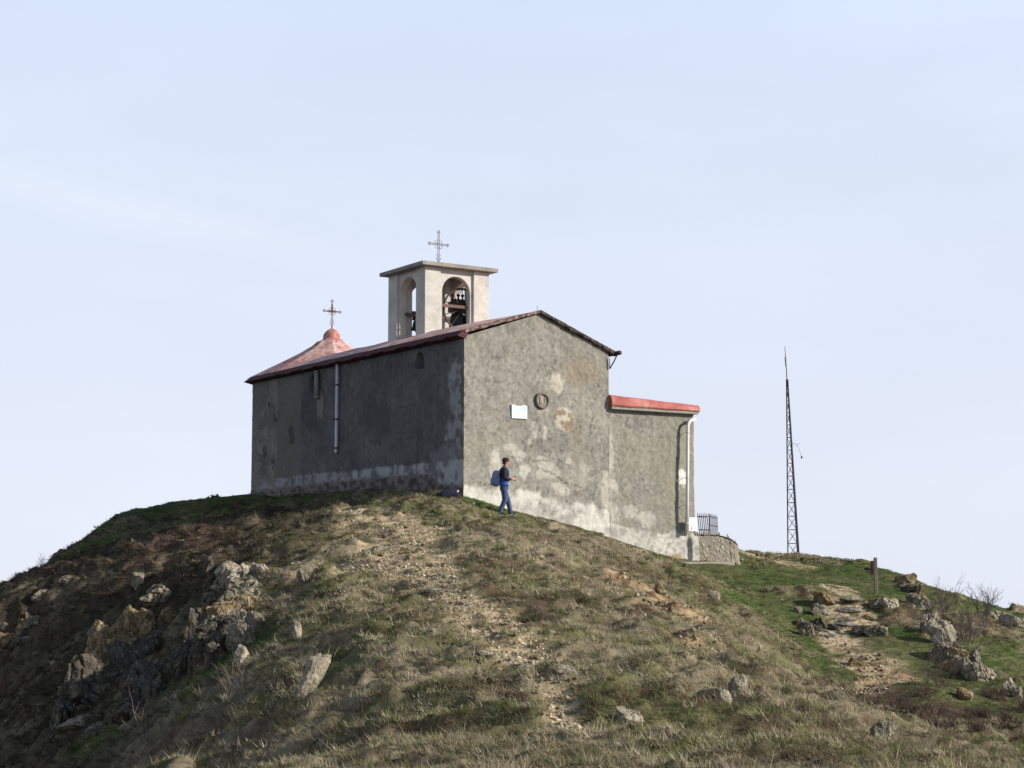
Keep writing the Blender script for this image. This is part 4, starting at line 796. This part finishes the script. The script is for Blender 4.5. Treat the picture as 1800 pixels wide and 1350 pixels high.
# ---------------------------------------------------------------- grass
rg = np.random.default_rng(5)
def tufts(nt_, nb, y0, y1, far=False, tall=1):
    y = rg.uniform(y0, y1, nt_) if far else np.exp(rg.uniform(np.log(y0), np.log(y1), nt_)); x = rg.uniform(-.40, .40, nt_)*y
    lx, ly = x-P0[0], y-P0[1]; s = lx*E1[0]+ly*E1[1]; t = lx*E2[0]+ly*E2[1]
    mk_ = masks(x, y); pa, gr, ba, rd = mk_
    keep = rg.random(nt_) < (1-.93*pa)*(1-.88*ba)*(.55+.45*sst(.38, .58, fbm(x/.8, y/.55, 92, 3)+.15*gr))
    keep &= ~((s > -.1) & (s < 11.3) & (t > -.12) & (t < 17))
    x, y = x[keep], y[keep]; gr = gr[keep]; rd = rd[keep]; mk_ = [q[keep] for q in mk_]; fl = flatten(x, y)
    z = Ht(x, y, mk_); m = len(x)
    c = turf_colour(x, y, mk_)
    n1 = fbm(x/1.6, y/1.2, 77, 3); u = rg.random(m)
    straw = lerp((.33, .285, .185), (.62, .54, .375), rg.random(m)); grn = lerp((.085, .108, .036), (.20, .205, .085), rg.random(m)); brn = lerp((.075, .052, .034), (.17, .12, .078), rg.random(m))
    n6 = fbm(x/.62, y/.34, 78, 3); kind = (.5+(u-.5)*.55+(n1-.5)*1.0+(n6-.5)*1.7)*(1 if tall == 1 else .55)
    tc_ = np.where((kind < .42)[:, None], straw, np.where((kind < .84)[:, None], grn, brn))
    tc_ = np.where(((gr > .5) & (rg.random(m) < .88))[:, None], lerp((.052, .072, .024), (.105, .115, .048), rg.random(m)), tc_)
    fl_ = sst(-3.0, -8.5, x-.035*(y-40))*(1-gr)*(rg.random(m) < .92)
    tc_ = tc_*.72+c*.28; tc_ = lerp(tc_, lerp((.036, .030, .02), (.10, .080, .050), rg.random(m)**1.5), fl_)  # flank blades: scrub tone with the slope's shade painted in
    hgt = (.045+.095*rg.random(m)**1.5)*(1-.55*gr)*(.75+.25*fl)*tall
    # blades
    X_ = np.repeat(x, nb)+rg.normal(0, .055, m*nb); Y_ = np.repeat(y, nb)+rg.normal(0, .055, m*nb); Z_ = np.repeat(z, nb)-.015
    a = rg.uniform(0, 2*np.pi, m*nb); ln = rg.uniform(.35, 1.25, m*nb); hh = np.repeat(hgt, nb)*rg.uniform(.6, 1.25, m*nb)
    wdt = (.0022+.00013*Y_)*rg.uniform(.7, 1.4, m*nb); fa = rg.uniform(0, 2*np.pi, m*nb)
    dx, dy = np.cos(a)*hh*ln-.25*hh, np.sin(a)*hh*ln
    b0 = np.stack([X_-np.cos(fa)*wdt, Y_-np.sin(fa)*wdt, Z_], -1); b1 = np.stack([X_+np.cos(fa)*wdt, Y_+np.sin(fa)*wdt, Z_], -1)
    tp = np.stack([X_+dx, Y_+dy, Z_+hh*np.sqrt(np.clip(1-.6*ln**2, .12, 1))], -1)
    V = np.stack([b0, b1, tp], 1).reshape(-1, 3); cc = np.repeat(np.repeat(tc_, nb, 0)*rg.uniform(.75, 1.3, (m*nb, 1)), 3, 0)
    return V, cc
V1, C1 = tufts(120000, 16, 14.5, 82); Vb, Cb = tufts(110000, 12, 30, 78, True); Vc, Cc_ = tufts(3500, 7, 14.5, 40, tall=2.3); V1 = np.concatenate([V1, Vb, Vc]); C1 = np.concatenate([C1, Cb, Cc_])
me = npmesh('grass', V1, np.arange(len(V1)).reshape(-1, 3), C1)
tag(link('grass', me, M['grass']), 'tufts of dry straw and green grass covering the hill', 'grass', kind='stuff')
print('blades', len(V1)//3)
# gravel on the worn ground
def gravel(nn):
    y = np.exp(rg.uniform(np.log(15), np.log(80), nn)); x = rg.uniform(-.36, .36, nn)*y; mk_ = masks(x, y)
    p_ = np.maximum(mk_[0], mk_[2]); keep = rg.random(nn) < p_**1.5; x, y = x[keep], y[keep]; mk_ = [q[keep] for q in mk_]; z = Ht(x, y, mk_); m = len(x)
    r = (.010+.042*rg.random(m)**3)
    base = np.array([(0, 0, .7), (1, 0, 0), (0, 1, 0), (-1, 0, 0), (0, -1, 0), (0, 0, -.6)])
    V = np.array([x, y, z]).T[:, None, :]+base[None]*r[:, None, None]*rg.uniform(.6, 1.3, (m, 6, 1))+rg.normal(0, .25, (m, 6, 3))*r[:, None, None]
    f_ = np.array([(0,1,2),(0,2,3),(0,3,4),(0,4,1),(5,2,1),(5,3,2),(5,4,3),(5,1,4)]); Fq = (np.arange(m)[:, None, None]*6+f_[None]).reshape(-1, 3)
    c = lerp((.21, .16, .10), (.48, .42, .32), rg.random(m)**1.3); return V.reshape(-1, 3), Fq, np.repeat(c, 6, 0)
V2, F2, C2 = gravel(260000)
tag(link('gravel', npmesh('gravel', V2, F2, C2), M['plaster']), 'loose sandy gravel on the worn ground', 'gravel', kind='stuff')

# ---------------------------------------------------------------- the walker
def skin(name, nodes, edges, mat_, parent, root=0, sub=2, colf=None):
    """nodes (x,y,z,rx,ry) joined by edges -> one continuous skinned mesh"""
    me_ = bpy.data.meshes.new(name); me_.from_pydata([n_[:3] for n_ in nodes], edges, []); o = bpy.data.objects.new(name, me_); C.objects.link(o)
    md_ = o.modifiers.new('skin', 'SKIN'); md_.use_smooth_shade = True; o.modifiers.new('sub', 'SUBSURF').levels = sub
    for i, n_ in enumerate(nodes):
        d_ = me_.skin_vertices[0].data[i]; d_.radius = (n_[3], n_[4] if len(n_) > 4 else n_[3]); d_.use_root = (i == root)
    bpy.context.view_layer.update(); dg = bpy.context.evaluated_depsgraph_get(); ev = bpy.data.meshes.new_from_object(o.evaluated_get(dg))
    bpy.data.objects.remove(o); ev.name = name; ev.materials.clear()
    if colf:
        a = ev.color_attributes.new('Col', 'FLOAT_COLOR', 'POINT')
        for i, v_ in enumerate(ev.vertices): a.data[i].color = (*colf(v_.co), 1)
    return link(name, ev, mat_, parent)
def puff(name, c, r, m, parent, pw=2.6, taper=.25):
    bm = bmesh.new(); bmesh.ops.create_icosphere(bm, subdivisions=4, radius=1)
    for v_ in bm.verts:
        p_ = v_.co; q = (abs(p_.x)**pw+abs(p_.y)**pw+abs(p_.z)**pw)**(-1/pw); p_ *= q; k = 1-taper*max(0, p_.z)**1.5+.05*mnoise.noise(p_*2.3+Vector(c)*9)
        v_.co = Vector((c[0]+p_.x*r[0]*k, c[1]+p_.y*r[1]*k, c[2]+p_.z*r[2]))
    me_ = bpy.data.meshes.new(name); bm.to_mesh(me_); bm.free(); return link(name, me_, m, parent, True)
M['skin'] = mat('skin', (.50, .27, .19), .6, var=.08); M['hair'] = mat('dark_hair', (.022, .016, .013), .7, var=.3, scale=40)
M['jacket'] = mat('jacket_cloth', attr=True, rough=.75, var=.12, scale=12, bump=.4, bscale=14); M['jeans'] = mat('blue_denim', (.048, .072, .15), .85, var=.25, scale=9, bump=.5, bscale=14)
M['bag'] = mat('blue_grey_bag', (.15, .20, .35), .8, var=.15, scale=9, bump=.4, bscale=12); M['shoe'] = mat('grey_trainers', (.16, .16, .18), .8, var=.3, scale=20); M['sole'] = mat('pale_sole', (.45, .45, .45), .8)
M['darkcloth'] = mat('dark_navy_cloth', (.012, .013, .028), .85, var=.4, scale=9, bump=.5); M['redcloth'] = mat('red_strap', (.25, .03, .03), .8)
pg = onground(886, 906)
per = empty('person', pg-Vector((0, 0, .02)), R(8), label='person in blue and black jacket and jeans with a backpack, looking down at held device', cat='person')
body = [(0, 0, .97, .10, .09), (0, 0, 1.12, .10, .09), (.01, 0, 1.30, .11, .10), (.02, 0, 1.45, .06), (.045, 0, 1.53, .052), (.07, 0, 1.60, .078, .070), (.075, 0, 1.66, .092, .078), (.065, 0, 1.715, .075, .066),
  (.01, -.17, 1.41, .05), (-.02, -.235, 1.15, .04), (.15, -.17, 1.12, .034), (.235, -.105, 1.13, .026, .03), (.275, -.085, 1.135, .026, .034),
  (.01, .17, 1.41, .05), (-.02, .235, 1.15, .04), (.15, .17, 1.12, .034), (.235, .105, 1.13, .026, .03), (.275, .085, 1.135, .026, .034),
  (.0, -.09, .88, .08), (.02, -.075, .50, .055), (-.15, -.07, .13, .04), (.0, .09, .88, .08), (.12, .08, .50, .055), (.20, .085, .10, .04)]
be = [(0,1),(1,2),(2,3),(3,4),(4,5),(5,6),(6,7),(2,8),(8,9),(9,10),(10,11),(11,12),(2,13),(13,14),(14,15),(15,16),(16,17),(0,18),(18,19),(19,20),(0,21),(21,22),(22,23)]
for sgn, hub in ((-1, 12), (1, 17)):
    for k, (dy, ln) in enumerate(((.032, .055), (.011, .066), (-.010, .062), (-.030, .048))):      # four fingers curling round the device, thumb on the side
        n0 = len(body); y_ = sgn*(.085-dy*.35); z_ = 1.135+dy*.9
        body += [(.300, y_, z_, .009), (.300+ln*.55, y_-sgn*.012, z_, .0085), (.300+ln*.75, y_-sgn*(.012+ln*.45), z_-.002, .0075)]; be += [(hub, n0), (n0, n0+1), (n0+1, n0+2)]
    n0 = len(body); body += [(.268, sgn*.06, 1.172, .011), (.300, sgn*.045, 1.190, .0095)]; be += [(hub, n0), (n0, n0+1)]
body += [(.160, 0, 1.622, .016), (.178, 0, 1.606, .012), (.150, 0, 1.575, .022)]; nb_ = len(body); be += [(5, nb_-3), (nb_-3, nb_-2), (5, nb_-1)]
for sgn in (-1, 1): body.append((.07, sgn*.083, 1.63, .018, .01)); be.append((5, len(body)-1))
skin('body', body, be, M['skin'], per, 0, 2)
fm = MB()
for sgn in (-1, 1): fm.lathe([(.001, -.009), (.009, -.004), (.010, 0), (.006, .006), (.001, .009)], (.148, sgn*.032, 1.645), 10)
fm.build('eyes', M['black'], per, True); MB().tube([(.166, -.024, 1.578), (.172, 0, 1.577), (.166, .024, 1.578)], .004, 6).build('mouth', M['redcloth'], per)
puff('hair', (.052, 0, 1.688), (.112, .098, .082), M['hair'], per, 2.1, 0); puff('nape_hair', (.012, 0, 1.62), (.062, .086, .07), M['hair'], per, 2.1, 0)
def jcol(c):
    arm = abs(c.y) > .175 and c.z > 1.0; edge = 1.17+.05*max(-1, min(1, c.x/.12))
    if c.z > edge or (arm and c.z > 1.16): return (.010, .010, .013)
    if arm: return (.016, .017, .025)
    return (.022, .075, .31)
skin('jacket', [(.0, 0, .86, .150, .175), (.0, 0, .99, .150, .175), (.0, 0, 1.15, .135, .165), (-.005, 0, 1.30, .135, .185), (.0, 0, 1.41, .105, .15), (.02, 0, 1.49, .068, .07), (.03, 0, 1.535, .066, .066),
  (.0, -.185, 1.405, .078), (-.035, -.25, 1.16, .062), (.11, -.195, 1.115, .052), (.205, -.125, 1.125, .042), (.0, .185, 1.405, .078), (-.035, .25, 1.16, .062), (.11, .195, 1.115, .052), (.205, .125, 1.125, .042)],
  [(0,1),(1,2),(2,3),(3,4),(4,5),(5,6),(3,7),(7,8),(8,9),(9,10),(3,11),(11,12),(12,13),(13,14)], M['jacket'], per, 2, 2, jcol)
skin('jeans', [(0, 0, .99, .125, .15), (-.01, -.095, .82, .115), (.02, -.085, .50, .088), (-.075, -.08, .30, .074), (-.165, -.075, .10, .074), (.0, .095, .82, .115), (.125, .085, .50, .085), (.175, .09, .30, .072), (.215, .09, .09, .072)],
  [(0,1),(1,2),(2,3),(3,4),(0,5),(5,6),(6,7),(7,8)], M['jeans'], per, 0, 2)
for (x_, y_, rz_) in ((-.17, -.08, -.1), (.20, .09, .08)):
    s_ = skin('shoe', [(-.04, 0, .055, .042, .045), (.04, 0, .055, .046, .05), (.13, 0, .04, .044, .036), (.19, 0, .034, .032, .026)], [(0,1),(1,2),(2,3)], M['shoe'], per, 0, 2); s_.location = (x_, y_, .0); s_.rotation_euler.z = rz_
    sb = MB().box((-.085, -.042, .0), (.215, .042, .022), .01).build('sole', M['sole'], s_)
bp_ = empty('backpack', pg-Vector((0, 0, .02)), R(8), label='blue-grey backpack worn on the back of the walking person', cat='backpack')
puff('pack', (-.245, 0, 1.145), (.125, .165, .245), M['bag'], bp_)
puff('front_pocket', (-.355, 0, 1.06), (.05, .125, .125), M['bag'], bp_)
for sgn in (-1, 1): MB().tube([(-.17, sgn*.10, 1.33), (-.06, sgn*.13, 1.475), (.06, sgn*.135, 1.47), (.125, sgn*.13, 1.36), (.135, sgn*.14, 1.22), (.06, sgn*.175, 1.06), (-.13, sgn*.13, .98)], .016, 8).build('strap', M['bag'], bp_, True)
dv = empty('handheld_device', pg+per.matrix_basis.to_3x3()@Vector((.33, 0, 1.10)), R(8), label='small dark device held in both hands of the walking person', cat='device')
o = MB().box((-.016, -.045, -.05), (.012, .045, .10), .008).build('case', M['darkcloth'], dv); o = MB().box((-.021, -.038, -.03), (-.017, .038, .085)).build('screen', M['black'], dv)
# bag left by the corner ------------------------------------------------------
bg_ = onground(789, 882); bb = empty('rucksack', bg_+Vector((0, 0, .06)), R(10), label='dark navy rucksack lying on the ground by the shaded corner of the chapel', cat='rucksack')
puff('main_bag', (0, 0, .13), (.36, .19, .15), M['darkcloth'], bb, 2.4, .3); puff('pocket', (.2, -.1, .1), (.15, .12, .11), M['darkcloth'], bb, 2.4, .3)
MB().ring((-.36, -.12, .09), .085, .016, 'y', 20, 6).build('strap', M['darkcloth'], bb, True); MB().ring((.32, -.1, .10), .07, .014, 'y', 16, 6).build('strap', M['darkcloth'], bb, True)
MB().tube([(.18, -.16, .14), (.30, -.2, .05), (.38, -.22, -.0)], .016, 6).build('red_strap', M['redcloth'], bb, True)
MB().tube([(.2, -.1, .17), (.27, -.12, .26)], .022, 8).build('bottle', M['plaque'], bb, True)
